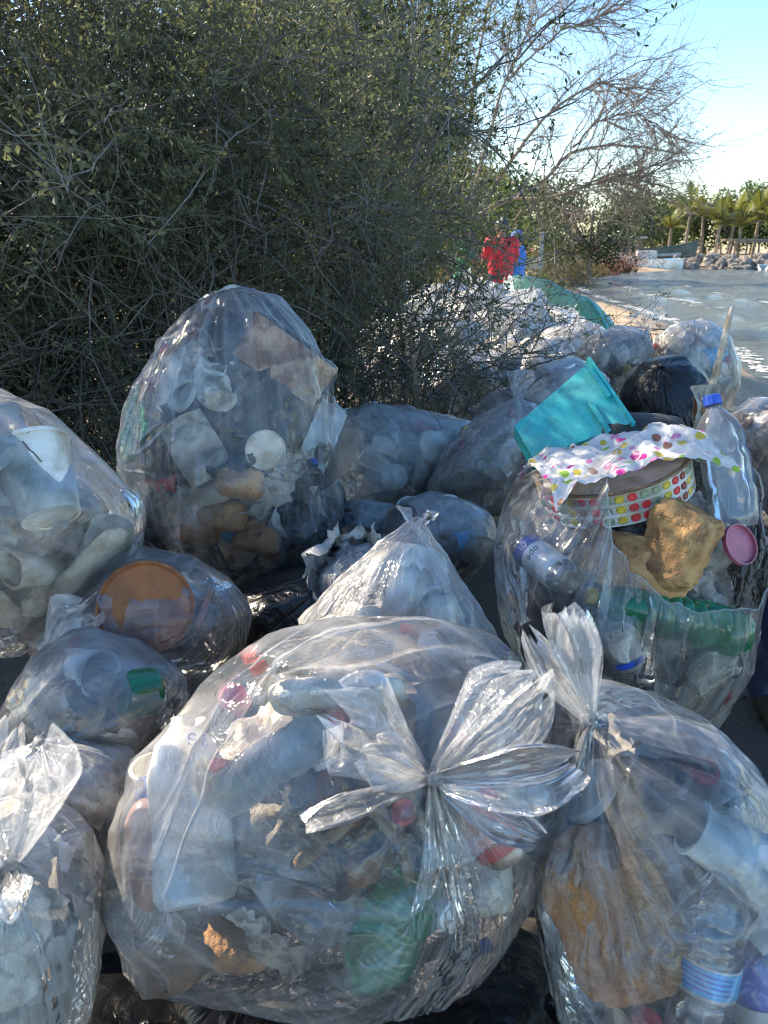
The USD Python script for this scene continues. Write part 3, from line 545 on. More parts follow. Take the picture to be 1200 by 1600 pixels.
# foam lines on the breaking wavelets
mat('foam_wash', (.72, .73, .72), .8, (.6, .62, .62), 5)
fv, ff, cnt = [], [], 0
fm = (swash > 0.70) & (meshkit.fbm(q * 3.2, 4, 12) > 0.56) & (meshkit.fbm(q * .45, 2, 22) > .48) & (sdw < -.3)
fm |= (np.abs(sdw + .10) < .10 + .05 * meshkit.noise(q * 2, 3)) & (meshkit.fbm(q * 3, 3, 5) > .4)
fi, fj = np.nonzero(fm[:-1, :-1])
for i, j in zip(fi, fj):
    if wx[j] > 32 or wy[i] > 34: continue
    for _ in range(5):
        cx, cy = X[i, j] + rs.uniform(0, .16), Y[i, j] + rs.uniform(0, .16); a0 = rs.uniform(0, 6.3); rr_ = rs.uniform(.012, .055, 5) * (1 if Y[i, j] < 30 else 1.5)
        for k in range(5): fv.append((cx + 1.6 * rr_[k] * math.cos(a0 + k * 1.257), cy + .8 * rr_[k] * math.sin(a0 + k * 1.257), WATER + .022 + wz[i, j]))
        ff += [(cnt, cnt + 1, cnt + 2), (cnt, cnt + 2, cnt + 3), (cnt, cnt + 3, cnt + 4)]; cnt += 5
tag(obj('foam', (np.array(fv), np.array(ff)), 'foam_wash', smooth=False), 'thin white foam of wavelets breaking along the sandy shore', 'foam', kind='stuff')

# ---------------------------------------------------------------- vegetation
def leaf_mat(name, c1, c2, tr=0.35, c3=None):
    n = {'r': ('geometry', {}), 'rr': ('rgb_ramp', {'ramp': [(0, c1), (.55, c2), (.93, c2), (.96, c3 or c2), (1, c3 or c2)]}), 'p': ('principled_bsdf', {'roughness': .55, 'specular_ior_level': .4}), 't': ('translucent_bsdf', {}),
         'h': ('hsv', {'saturation': 1.15, 'value': 1.5}), 'm': ('mix_closure', {'fac': tr})}
    usdkit.material(stage, '/World/Looks/' + name, n, [('r.random_per_island', 'rr.fac'), ('rr.color', 'p.base_color'), ('rr.color', 'h.color'), ('h.color', 't.color'), ('p.BSDF', 'm.closure1'), ('t.BSDF', 'm.closure2')], surface='m.closure')
leaf_mat('leaf_grey', (.12, .13, .07), (.19, .19, .112), .34, (.30, .26, .05))
leaf_mat('leaf_yellow', (.14, .15, .03), (.22, .20, .045), .55, (.3, .2, .03))
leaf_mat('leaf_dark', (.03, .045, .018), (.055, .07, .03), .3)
leaf_mat('leaf_far', (.07, .095, .03), (.13, .14, .04), .35, (.22, .18, .05))
leaf_mat('frond', (.13, .135, .04), (.24, .20, .07), .35, (.30, .19, .08))
leaf_mat('dry_brush', (.22, .17, .08), (.30, .22, .10), .3)
leaf_mat('red_brush', (.22, .10, .065), (.30, .16, .10), .3)
mat('twig', (.075, .066, .056), .85, (.14, .128, .112), 3, bump=.3)
mat('bare_twig', (.14, .112, .09), .85, (.21, .175, .145), 1)
mat('bark', (.16, .135, .11), .9, (.09, .075, .06), 12, bump=.6)
mat('palm_bark', (.20, .16, .12), .9, (.11, .085, .06), 6, bump=.5)
def multi_tube(P, r0, r1, n=3):
    """many tapering tubes at once: P (k, m, 3)"""
    k, m = P.shape[:2]; t = np.gradient(P, axis=1); t /= np.linalg.norm(t, axis=-1, keepdims=True) + 1e-9
    h = np.array([.36, .48, .8]); a = np.cross(t, h); a /= np.linalg.norm(a, axis=-1, keepdims=True) + 1e-9; b = np.cross(t, a)
    r = (np.asarray(r0).reshape(-1, 1) + (np.asarray(r1) - np.asarray(r0)).reshape(-1, 1) * np.linspace(0, 1, m)[None]) * np.ones((k, 1))
    an = np.arange(n) * 2 * PI / n
    V = P[:, :, None] + r[:, :, None, None] * (a[:, :, None] * np.cos(an)[:, None] + b[:, :, None] * np.sin(an)[:, None])
    f = grid_faces(m, n); F = (f[None] + (np.arange(k) * m * n)[:, None, None]).reshape(-1, 3)
    return V.reshape(-1, 3), F
def walks(rs, start, dirs, length, m, wander=.35, droop=0.0):
    """k wandering paths of m points"""
    k = len(start); P = np.empty((k, m, 3)); P[:, 0] = start; d = dirs / np.linalg.norm(dirs, axis=1, keepdims=True); st = (np.asarray(length) / (m - 1)).reshape(-1, 1) * np.ones((k, 1))
    for i in range(1, m):
        d = d + rs.normal(0, wander, (k, 3)) * .6; d[:, 2] -= droop; d /= np.linalg.norm(d, axis=1, keepdims=True); P[:, i] = P[:, i - 1] + d * st
    return P
def leaves_at(rs, pos, dirs, size, ratio=.42, up=.3):
    """folded leaf blades at pos along dirs"""
    k = len(pos); d = dirs + rs.normal(0, .6, (k, 3)); d[:, 2] += up * .3; d /= np.linalg.norm(d, axis=1, keepdims=True)
    s = np.cross(d, rs.normal(size=(k, 3))); s /= np.linalg.norm(s, axis=1, keepdims=True) + 1e-9; n = np.cross(d, s); L = (size * rs.uniform(.55, 1.25, k))[:, None]; W = L * ratio * .5
    V = np.stack([pos, pos + d * L * .55 + s * W + n * W * .3, pos + d * L, pos + d * L * .55 - s * W + n * W * .3], 1)
    f = np.array([[0, 1, 2], [0, 2, 3]]); return V.reshape(-1, 3), (f[None] + 4 * np.arange(k)[:, None, None]).reshape(-1, 3)
def on_paths(rs, P, k, lo=.1, hi=1.0):
    """k random points on the paths, with the paths' directions there"""
    i = rs.integers(0, len(P), k); u = rs.uniform(lo, hi, k) * (P.shape[1] - 1.001); j = u.astype(int); w = (u - j)[:, None]
    return P[i, j] * (1 - w) + P[i, j + 1] * w, P[i, j + 1] - P[i, j]
def shrub(name, label, bases, aims, stems, branches, twigs, leaves, leaf, seed, stem_r=.011, bl=(.4, 1.0), tl=(.12, .42), lsize=.018, twig_mat='twig', droop=.03, tr=(.0016, .0007), cat_='bush', wander=.3, keepf=None, clump=0, br=(.0045, .0018), out=None):
    rs = np.random.default_rng(seed); t = thing(name, label, cat_)
    bases = np.asarray(bases, float); aims = np.asarray(aims, float); S_ = []
    for k in range(stems):
        b = bases[rs.integers(len(bases))] + rs.normal(0, .10, 3) * [1, 1, 0]; a = aims[k % len(aims)] + rs.normal(0, .18, 3)
        c = bend(b, (b + a) / 2 + [0, 0, .35 * np.linalg.norm(a - b)] + rs.normal(0, .15, 3), a, 18) + np.cumsum(rs.normal(0, .012, (18, 3)), 0); S_.append(c)
        obj('stem', tube(c, np.linspace(stem_r * rs.uniform(.6, 1.3), stem_r * .3, 18), 6, True), twig_mat, t)
    S_ = np.array(S_)
    p, d = on_paths(rs, S_, branches, .15); dd = d / np.linalg.norm(d, axis=1, keepdims=True) * .5 + rs.normal(0, .7, d.shape)
    B = walks(rs, p, dd, rs.uniform(*bl, branches), 10, wander, droop)
    obj('branches', multi_tube(B, br[0], br[1], 4), twig_mat, t, smooth=False)
    p, d = on_paths(rs, B, twigs, .05); dd = d / np.linalg.norm(d, axis=1, keepdims=True) * .5 + rs.normal(0, .75, d.shape)
    W = walks(rs, p, dd, rs.uniform(*tl, twigs), 6, wander, droop)
    if keepf is not None: W = W[keepf(W[:, -1])]
    o = obj('twigs', multi_tube(W, tr[0], tr[1], 3), twig_mat, t, smooth=False); tag(o, kind='stuff')
    if leaves:
        p, d = on_paths(rs, W, leaves, .1); w = d / (np.linalg.norm(d, axis=1, keepdims=True) + 1e-9) * .6
        if clump: p = np.repeat(p, clump, 0) + rs.normal(0, lsize * .5, (len(p) * clump, 3)); w = np.repeat(w, clump, 0)
        if out is not None: k = rs.uniform(size=len(p)) < out(p); p, w = p[k], w[k]
        o = obj('foliage', leaves_at(rs, p, w, lsize), leaf, t, smooth=False); tag(o, kind='stuff')
    return t
def gz1(x, y): return float(ground_h([[x, y]])[0])
# the thicket on the left: stems rise from its foot and lean towards the viewer
rs = np.random.default_rng(21)
aims = []
for k in range(90):
    px, py = rs.uniform(-700, 575), rs.uniform(-170, 560); d = rs.uniform(2.2, 4.0) if px > 250 else rs.uniform(1.9, 3.6)
    if px > 480: d = rs.uniform(3.1, 4.3)
    if py > 250: d = max(d, 2.75)
    aims.append(at(px, py, d))
aims += [np.array([rs.uniform(-3.4, -1.2), rs.uniform(1.6, 3.6), rs.uniform(.8, 2.5)]) for _ in range(18)]
bases = [np.array([x, y + rs.uniform(-.2, .5), 0]) for x, y in ((-3.2, 2.3), (-2.6, 2.7), (-2.1, 3.0), (-1.6, 3.2), (-1.1, 3.4), (-.7, 3.5), (-.3, 3.7), (0.0, 3.9), (-1.4, 3.9), (-2.3, 3.6))]
def leafy(p):
    q = p - EYE; z = q @ FWD; py = 800 - FPX * (q @ UP) / z; px = 600 + FPX * (q @ RIGHT) / z
    hide = (px > 130) & (px < 580) & (py > 400) & (z < 2.6)
    return np.where(hide, 0, 1) * np.clip(.40 + .7 * np.clip((520 - py) / 420, 0, 1) + .35 * meshkit.noise(p * 2.2, 4) - .35 * meshkit.noise(p * 1.1, 8), .06, 1)
shrub('thicket', 'dense grey-green thorny thicket with tangled twigs behind the tall bag', bases, aims, 80, 1300, 15000, 86000, 'leaf_grey', 5, out=leafy, clump=5, keepf=lambda p: leafy(p) > 0, lsize=.024, stem_r=.008)
shrub('thicket', 'shadowed leafless undergrowth at the foot of the thicket', bases, [np.array([rs.uniform(-3.4, .15), rs.uniform(2.9, 4.4), rs.uniform(.3, 2.2)]) for _ in range(60)], 40, 1300, 8000, 60000, 'leaf_dark', 6, lsize=.026, stem_r=.009, bl=(.4, 1.1), wander=.35)  # layer added for dark depth: shade inside the thicket is in the leaf colour
shrub('green_shrub', 'sunlit yellow-green shrub rising behind the dense thicket', [np.array([x, y, 0]) for x, y in ((-1.2, 9.0), (-.3, 9.4), (-2.6, 9.0), (.15, 9.8))], [at(rs.uniform(150, 690), rs.uniform(-300, 420), rs.uniform(8.4, 10.4)) for _ in range(70)], 70, 900, 9000, 160000, 'leaf_yellow', 7, lsize=.050, tl=(.25, .8), bl=(.6, 1.6), br=(.008, .003), tr=(.003, .0014), stem_r=.016)
shrub('green_shrub', 'yellow-green leafy crown between the thicket and the bare tree', [np.array([x, y, 0]) for x, y in ((-.2, 9.2), (.1, 9.5), (-.6, 9.3))], [at(rs.uniform(470, 715), rs.uniform(-120, 330), rs.uniform(8.4, 9.6)) for _ in range(44)], 44, 560, 6000, 90000, 'leaf_yellow', 17, lsize=.048, tl=(.2, .6), bl=(.4, 1.0), br=(.007, .003), tr=(.0028, .0013), stem_r=.014)
tw = [at(rs.uniform(590, 930), rs.uniform(330, 610), rs.uniform(3.3, 4.3)) for _ in range(16)]
tw = [at(x, y, d) for x, y, d in ((930, 545, 3.9), (880, 480, 3.9), (860, 575, 3.7), (820, 520, 3.8), (760, 600, 3.5), (760, 450, 4.0), (720, 390, 3.9), (700, 330, 3.8), (680, 520, 3.6), (640, 470, 3.6), (690, 610, 3.4), (780, 420, 4.2), (640, 580, 3.4), (600, 540, 3.4), (740, 300, 3.9), (650, 240, 3.9), (720, 180, 4.0), (690, 80, 4.0))]
shrub('sprawling_shrub', 'sparse thorny shrub sprawling in front of the sunlit heap of bags', [np.array([-.05, 3.75, 0]), np.array([.1, 3.9, 0]), np.array([-.2, 3.8, 0])], tw, 26, 190, 1300, 3500, 'leaf_grey', 8, clump=4, stem_r=.006, bl=(.25, .7), tl=(.08, .3), lsize=.015, br=(.003, .0013), tr=(.0013, .0006))

def bare_tree(name, label, limbs, d, seed, r0=.09):
    """limbs given as photograph pixels at depth d, then ever finer bare branching"""
    rs = np.random.default_rng(seed); t = thing(name, label, 'tree'); L = []
    for k, (pts, r) in enumerate(limbs):
        p = np.array([at(x, y, d + dz) for x, y, dz in pts]); s = np.linspace(0, 1, len(p)); u = np.linspace(0, 1, 24)
        c = np.stack([np.interp(u, s, p[:, i]) for i in range(3)], 1); c = gaussian_filter(c, (1.2, 0), mode='nearest') + np.cumsum(rs.normal(0, .012, (24, 3)), 0)
        obj('trunk' if k == 0 else 'limb', tube(c, np.linspace(r, r * .25, 24) * .72, 7), 'bark' if k == 0 else 'bare_twig', t); L.append(c)
    L = np.array(L)
    p, dd = on_paths(rs, L[1:], 190, .2); B = walks(rs, p, dd / np.linalg.norm(dd, axis=1, keepdims=True) + rs.normal(0, .6, dd.shape), rs.uniform(.6, 1.7, len(p)), 12, .22, -.01)
    obj('branches', multi_tube(B, .016, .006, 4), 'bare_twig', t, smooth=False)
    p, dd = on_paths(rs, B, 1500, .1); W = walks(rs, p, dd / np.linalg.norm(dd, axis=1, keepdims=True) + rs.normal(0, .55, dd.shape), rs.uniform(.3, 1.0, len(p)), 8, .25, .0)
    tag(obj('twigs', multi_tube(W, .0065, .003, 3), 'bare_twig', t, smooth=False), kind='stuff')
    p, dd = on_paths(rs, W, 4200, .1); V = walks(rs, p, dd / np.linalg.norm(dd, axis=1, keepdims=True) + rs.normal(0, .6, dd.shape), rs.uniform(.15, .5, len(p)), 5, .3, .0)
    tag(obj('twigs', multi_tube(V, .0038, .0022, 3), 'bare_twig', t, smooth=False), kind='stuff'); return t
bare_tree('bare_tree', 'large leafless grey tree arching over the beach beside the thicket', [
    ([(700, 470, 0), (705, 420, 0), (722, 360, 0), (745, 335, 0)], .12),
    ([(735, 345, 0), (790, 315, .2), (850, 285, .3), (893, 232, .3), (960, 222, .2), (1070, 240, 0)], .075),
    ([(735, 345, 0), (800, 250, -.4), (850, 180, -.8), (930, 130, -1.0), (985, 150, -1.2)], .06),
    ([(725, 355, 0), (760, 250, .8), (790, 130, 1.2), (830, 40, 1.4), (900, -20, 1.4)], .06),
    ([(722, 360, 0), (725, 250, -.5), (740, 120, -.8), (760, 0, -1), (800, -90, -1)], .06),
    ([(893, 232, .3), (930, 190, .2), (985, 170, .2), (1040, 210, 0)], .035),
    ([(800, 310, 0), (880, 300, -.6), (950, 270, -1), (1010, 275, -1.2)], .04),
    ([(720, 360, 0), (680, 250, .5), (690, 120, .6), (720, 20, .6)], .05),
    ([(790, 130, 1.2), (870, 60, .9), (950, 30, .8)], .035)], 14.5, 3)

def leafy_tree(name, label, x, y, h, w, leaf, seed, n=2600, size=.3, trunk_h=.3, clumps=26, cat_='tree', group=None, flat=1.0):
    rs = np.random.default_rng(seed); z = gz1(x, y); t = thing(name, label, cat_, group=group)
    obj('trunk', tube(bend((x, y, z - .2), (x + rs.normal(0, .05) * w, y, z + h * .3), (x, y, z + h * .6), 8), np.linspace(.045, .015, 8) * h * .7, 7), 'bark', t)
    c = rs.normal(size=(clumps, 3)); c /= np.linalg.norm(c, axis=1, keepdims=True); c *= rs.uniform(.35, 1, (clumps, 1)) ** .5; C = np.array([x, y, z + h * (trunk_h + (1 - trunk_h) * .48)]) + c * [w * .5, w * .5, h * (1 - trunk_h) * .46 * flat]
    k = rs.integers(0, clumps, n); g = rs.normal(size=(n, 3)); g /= np.linalg.norm(g, axis=1, keepdims=True); p = C[k] + g * (rs.uniform(.4, 1, (n, 1)) * np.array([w, w, h * .8]) * .17)
    obj('limbs', multi_tube(np.stack([np.linspace([x, y, z + h * .25], q_, 6) for q_ in C]), .018 * h * .5, .006 * h * .5, 4), 'bark', t, smooth=False)
    tag(obj('crown', leaves_at(rs, p, g, size, .6), leaf, t, smooth=False), kind='stuff'); return t
leafy_tree('shade_tree', 'broad dusky green tree standing between the bare tree and the boats', *at_y(930, 300, 36)[:2], 5.2, 5.2, 'leaf_dark', 31, 7000, .16, .12, 40)
leafy_tree('shade_tree', 'dusky tree half hidden behind the bare branches of the big tree', *at_y(860, 320, 40)[:2], 4.8, 4.6, 'leaf_far', 32, 5000, .17, .12, 34)
far = [(765, 34, 4.6, 4.0, 'leaf_far'), (700, 30, 4.4, 4.2, 'leaf_far'), (640, 26, 5, 5, 'leaf_far'), (820, 52, 5, 4.5, 'leaf_far'), (985, 80, 6.0, 6, 'leaf_far'), (1020, 84, 6.3, 6, 'leaf_far'), (1052, 90, 6.0, 6.5, 'leaf_far'), (1100, 92, 7.0, 7, 'leaf_far'), (1140, 88, 7.2, 7, 'leaf_far'), (1175, 90, 7.4, 8, 'leaf_far'), (1215, 86, 7.6, 8, 'leaf_far'), (1265, 88, 7.0, 8, 'leaf_far')]
fl = ['small green tree just behind the people on the beach', 'green tree behind the thicket, left of the people', 'green tree far behind the left thicket', 'green tree showing between the bare tree and the shade tree', 'green tree at the left end of the far wood', 'green tree second from the left in the far wood', 'low tree behind the two moored boats', 'tall tree behind the leftmost palms', 'tall tree behind the middle palms', 'tall tree rising above the palm grove', 'tall tree behind the pole shelter at the frame edge', 'tree at the far right end of the wood']
for k, ((px, y, h, w, lf), lb) in enumerate(zip(far, fl)): leafy_tree('far_tree', lb, at_y(px, 380, y)[0], y, h, w, lf, 60 + k, 3600, .22 if y < 60 else .34, .06, 34, group='trees behind the beach')
def brush(name, label, px, y, h, w, leaf, seed, n=1800, size=.12):
    rs = np.random.default_rng(seed); x = at_y(px, 400, y)[0]; z = gz1(x, y); t = thing(name, label, 'bush')
    b = np.column_stack([x + rs.normal(0, w * .2, 160), y + rs.normal(0, w * .2, 160), np.full(160, z)]); d = rs.normal(0, .6, (160, 3)); d[:, 2] = 1
    W = walks(rs, b, d, rs.uniform(.5, 1.1, 160) * h, 7, .3, .02); obj('stems', multi_tube(W, .014, .006, 3), leaf, t, smooth=False)
    p, dd = on_paths(rs, W, n, .1); tag(obj('foliage', leaves_at(rs, p + rs.normal(0, .05 * w, p.shape), dd, size, .3), leaf, t, smooth=False), kind='stuff')
for k, (lb, px, y, h, w, lf) in enumerate([('reddish dry bush on the bank beside the moored boats', 938, 46, 1.8, 3.2, 'red_brush'), ('reddish dry bush closest to the dark boat', 968, 50, 1.7, 2.6, 'red_brush'), ('pale dry bush at the foot of the shade tree', 905, 43, 1.5, 2.6, 'dry_brush'), ('yellow-green bush on the sandy bank above the shoreline', 880, 40, 1.1, 2.4, 'leaf_far'), ('dark dry clump at the water side of the bank', 925, 44, .8, 1.8, 'dry_brush'), ('dry bush right of the person in blue', 845, 24, .95, 1.6, 'dry_brush'), ('low grey-green bush behind the person in blue', 828, 20, .9, 1.3, 'leaf_far'), ('dry bush below the pale garden wall', 880, 32, 1.2, 2.2, 'dry_brush'), ('green bush between bare trunk and people', 750, 22, 1.6, 2.0, 'leaf_far'), ('dry grassy clump left of the people', 690, 20, 1.8, 2.4, 'dry_brush')]):
    brush('dry_bush' if 'dry' in lf or 'red' in lf else 'low_bush', lb, px, y, h, w, lf, 90 + k)

# ---------------------------------------------------------------- palms
def palm(label, px, y, h, seed, fr=1.9, lean=0):
    rs = np.random.default_rng(seed); x = at_y(px, 390, y)[0]; z = gz1(x, y); t = thing('palm_tree', label, 'palm tree', group='palms on the far shore')
    c = bend((x, y, z - .1), (x + lean * .3, y, z + h * .5), (x + lean, y, z + h), 10); obj('trunk', tube(c, np.linspace(.19, .11, 10), 8), 'palm_bark', t); top = c[-1]
    for k in range(15):
        a = k * 2.4 + rs.uniform(0, .5); el = rs.uniform(.3, 1.45); L = fr * rs.uniform(.8, 1.2)
        d = np.array([math.cos(a) * math.cos(el), math.sin(a) * math.cos(el), math.sin(el)]); tip = top + d * L; tip[2] -= L * rs.uniform(.25, .75) * math.cos(el)
        r = bend(top, top + d * L * .6, tip, 12); tg = np.gradient(r, axis=0); tg /= np.linalg.norm(tg, axis=1, keepdims=True); sd = np.cross(tg, [0, 0, 1]); sd /= np.linalg.norm(sd, axis=1, keepdims=True) + 1e-9
        V, F = [], []
        for i in range(1, 12):
            for s in (-1, 1):
                w = L * .26 * math.sin(PI * min(1, (i + 1.5) / 13)) ; b0 = len(V)
                V += [r[i], r[i] + tg[i] * .09 * L, r[i] + sd[i] * s * w + tg[i] * w * .5 - np.array([0, 0, w * .45])]; F.append((b0, b0 + 1, b0 + 2))
        m = cat(tube(r, np.linspace(.03, .008, 12), 4), trimesh.Trimesh(np.array(V), np.array(F), process=False)); obj('frond', m, 'frond', t, smooth=False)
for k, (lb, px, y, h, fr, ln) in enumerate((a_, b_, c_, d_ + .7, e_ * 1.25, f_) for a_, b_, c_, d_, e_, f_ in [('leftmost palm, upright fronds above the dark boat', 1069, 66, 3.0, 1.9, .2), ('palm second from the left with a grey trunk', 1096, 68, 2.7, 2.0, -.2), ('palm in the middle of the grove with yellow fronds', 1118, 64, 2.2, 1.7, .1), ('palm just left of the pole shelter', 1138, 68, 2.5, 1.9, .2), ('bright green young palm beside the shelter posts', 1153, 65, 2.1, 1.6, 0), ('palm standing over the pole shelter', 1176, 69, 2.9, 2.0, .2), ('palm at the right frame edge', 1204, 67, 2.6, 2.0, -.2), ('low palm with drooping brown fronds behind the boats', 1045, 70, 1.7, 1.5, 0)]): palm(lb, px, y, h, 120 + k, fr, ln)
# ---------------------------------------------------------------- the far shore: rocks, boats, shelter, walls
rock_p = []
stage.CreateClassPrim('/World/rock_kinds')
mat('rock', (.21, .185, .16), .9, (.10, .09, .08), 2.5, bump=.6, bscale=8, vary=.25)
for k in range(4): UsdGeom.Xform.Define(stage, f'/World/rock_kinds/rock_{k:03d}'); usdkit.mesh(stage, f'/World/rock_kinds/rock_{k:03d}/stone', rough(rough(trimesh.creation.icosphere(3, .5), .40, 1.9, k + 3, 1), .12, 5, k + 9), looks('rock'), smooth=20)
rs = np.random.default_rng(8)
for k in range(64):
    px = rs.uniform(1056, 1245); u = rs.uniform(0, 1); y = 57.0 + 3.0 * u; x = at_y(px, 415, y)[0]; s = rs.uniform(.3, .95)
    r = UsdGeom.Xform.Define(stage, fresh('/World', 'rock')); r.AddTransformOp().Set(Gf.Matrix4d(*(T([x, y, WATER + .05 + .75 * u + rs.uniform(-.1, .1)]) @ R(rs.normal(size=3), rs.uniform(0, 360)) @ S(s * 1.2, s, s * .8)).T.ravel().tolist()))
    r.GetPrim().GetReferences().AddInternalReference(f'/World/rock_kinds/rock_{k % 4:03d}'); r.GetPrim().SetInstanceable(False)
    tag(r, 'grey-brown boulder of the low breakwater below the palms', 'rock', 'boulders of the breakwater')
def boat(label, p, yaw, L, W, H, hull, inner, cabin=None, extra=None, roll=0):
    t = thing('boat', label, 'boat', T(p) @ R([0, 0, 1], yaw) @ R([0, 1, 0], roll)); n, m = 22, 13
    s = np.linspace(0, 1, n); b = np.sin(np.clip(s * .62 + .40, 0, 1) * PI) ** .7 * W / 2; b[-1] = .02; sh = H * (.72 + .12 * (1 - s) ** 2 + .5 * s ** 3)
    def shell(off):
        V = []
        for i in range(n):
            for j in range(m):
                a = (j / (m - 1) * 2 - 1); y = np.sign(a) * abs(a) ** .55 * max(b[i] - off, .01); z = (abs(a) ** 2.4) * (sh[i]) + off * (abs(a) < .9) * 1.5 + .25 * H * max(0, s[i] - .7) * (1 - abs(a)); V.append((s[i] * L - L / 2 + (.25 * H * (s[i] ** 6) * abs(a)), y, z))
        return np.array(V)
    o, i_ = shell(0), shell(.05); f = grid_faces(n, m, False)
    rim = []
    N = n * m
    for i in range(n - 1):
        for j in (0, m - 1): rim += [(i * m + j, (i + 1) * m + j, N + (i + 1) * m + j), (i * m + j, N + (i + 1) * m + j, N + i * m + j)]
    tr_ = [(j, j + 1, m // 2) for j in range(m - 1)]
    obj('hull', (o, np.vstack([f, tr_])), hull, t); obj('inside', (np.vstack([o, i_]), np.vstack([f[:, ::-1] + N, rim])), inner, t)
    for sd in (0, m - 1): obj('gunwale', tube(o[sd::m], .035, 6), hull, t)
    for q in (.3, .5, .68):
        k = int(q * n); obj('thwart', box(.25, max(.1, 2 * b[k] - .12), .04, (q * L - L / 2, 0, sh[k] * .72)), inner, t)
    obj('waterline', tube(o[m // 2 - 4::m] + [0, 0, -.01], .03, 5), 'brown_plastic', t)
    if cabin: obj('engine_cover', rbox(*cabin[:3], .09, cabin[3:]), 'plastic_white', t)
    if extra: extra(t, L, W, H)
    return t
mat('boat_white', (.68, .69, .68), .4, (.55, .54, .5), 2, dirt=(.3, .24, .18)); mat('boat_dark', (.015, .04, .035), .5, (.06, .08, .06), 2, dirt=(.1, .08, .06)); mat('boat_grey', (.33, .35, .34), .5, (.2, .2, .19), 2, dirt=(.15, .12, .09))
bp = at_y(1015, 424, 57.2); boat('small white boat with a square white cover, aground at the bay edge', [bp[0], 57.2, WATER - .12], 168, 4.2, 1.6, 1.05, 'boat_white', 'boat_white', (1.35, 1.1, .75, .35, 0, 1.05), lambda t, L, W, H: obj('tarpaulin', rough(rbox(.6, .8, .3, .08, (-1.3, 0, .75)), .05, 5, 2), 'light_blue_plastic', t))
bp = at_y(1030, 405, 61); boat('larger open boat with dark green sides behind the white boat', [bp[0], 61, .30], 8, 5.4, 1.9, 1.3, 'boat_dark', 'boat_dark', None, lambda t, L, W, H: (obj('outboard_motor', rbox(.35, .4, .6, .1, (-2.2, 0, 1.2)), 'black_rubber', t), obj('mast', tube([(0.1, 0, .3), (.1, 0, 1.7)], .03, 6), 'wood', t), obj('side_band', tube([(-2.6, -.80, .55), (-.5, -.93, .55), (1.2, -.86, .6)], .12, 6), 'boat_grey', t)))
bp = at_y(1205, 424, 56); boat('stern of a small pale boat cut by the right frame edge', [bp[0] + .6, 55.5, WATER - .1], 10, 3.2, 1.2, .6, 'boat_white', 'boat_grey')
sx = at_y(1160, 400, 63)[0]; t = thing('pole_shelter', 'open pole shelter with a flat thatch roof under the palms', 'shelter', T([sx, 63, gz1(sx, 63)]))
for k, dx in enumerate((-2.1, -1.7, -1.2, -.7, .2, 1.2, 2.4, 3.4)):
    obj('post', rough(tube(bend((dx, 0, -.2), (dx + .05, 0, .8), (dx + [.12, -.1, .3, .05, .1, 0, -.1, .1][k], .1, 1.75), 6), .075, 7), .02, 4, k), 'wood', t)
obj('beam', tube([(-.6, 0, 1.78), (1.5, .05, 1.84), (4.0, 0, 1.78)], .08, 7), 'bare_twig', t); obj('roof', rough(box(4.8, 2.6, .14, (1.7, 1.2, 1.98)), .05, 2, 3), 'palm_bark', t); obj('crate', rbox(.8, .6, .6, .04, (-.6 + 1.2, -.5, .3)), 'boat_grey', t)
mat('wall_cream', (.5, .42, .33), .9, (.4, .33, .26), 1.5); mat('roof_red', (.34, .14, .09), .85, (.25, .1, .07), 3); mat('concrete', (.34, .33, .31), .9, (.26, .25, .23), 3)
wx_ = at_y(868, 380, 48)[0]; t = thing('garden_wall', 'low cream wall with a red tile coping behind the dry bushes', 'wall', T([wx_, 48, gz1(wx_, 48)])); obj('wall_face', box(4.0, .25, 1.0, (0, 0, .45)), 'wall_cream', t)
for k in range(14): obj('tile', tube([(-1.95 + .3 * k, -.28, .98), (-1.95 + .3 * k, 0, 1.12), (-1.95 + .3 * k, .28, .98)], .15, 7), 'roof_red', t)
px_ = at_y(845, 400, 30); t = thing('concrete_post', 'pale concrete post standing right of the people', 'post', T([px_[0], 30, gz1(px_[0], 30)])); obj('shaft', rbox(.13, .13, 1.9, .02, (0, 0, .9)), 'concrete', t); obj('cap_block', rbox(.17, .17, .06, .02, (0, 0, 1.89)), 'concrete', t)
kx = at_y(978, 375, 66)[0]; t = thing('beach_hut', 'small dark hut with a pale flat roof behind the reddish bushes', 'hut', T([kx, 66, gz1(kx, 66)])); obj('wall', box(2.2, 1.6, 1.5, (0, 0, .75)), 'wood', t); obj('roof', rbox(2.8, 2.1, .14, .04, (0, 0, 1.6)), 'concrete', t); obj('door', box(.7, .05, 1.25, (.2, -.83, .64)), 'black_rubber', t)
# ---------------------------------------------------------------- people
mat('skin', (.22, .115, .07), .5, (.19, .095, .06), 8); mat('hair', (.012, .01, .009), .5); mat('red_shirt', (.52, .018, .03), .8, (.42, .015, .03), 5, bump=.3, bscale=20); mat('blue_shirt', (.03, .16, .52), .8, (.025, .12, .42), 5, bump=.3, bscale=20)
mat('green_shirt', (.02, .22, .11), .8, (.02, .17, .09), 5); mat('jeans', (.02, .032, .075), .85, (.03, .045, .095), 12, bump=.3, bscale=60); mat('blue_cap', (.05, .12, .38), .7); mat('eye_white', (.6, .58, .55), .3)
def limbs(chain, e=.02, smooth=12, seg=14):
    """one surface through chains of (joint, radius)"""
    M = []
    for c in chain:
        for (a, ra), (b, rb) in zip(c[:-1], c[1:]): M.append(m3.Manifold.hull(m3.Manifold.sphere(ra, seg).translate(list(map(float, a))) + m3.Manifold.sphere(rb, seg).translate(list(map(float, b)))))
    q = tm(m3.Manifold.batch_boolean(M, m3.OpType.Add).refine_to_length(e)); q.merge_vertices(); trimesh.smoothing.filter_taubin(q, iterations=smooth); return q
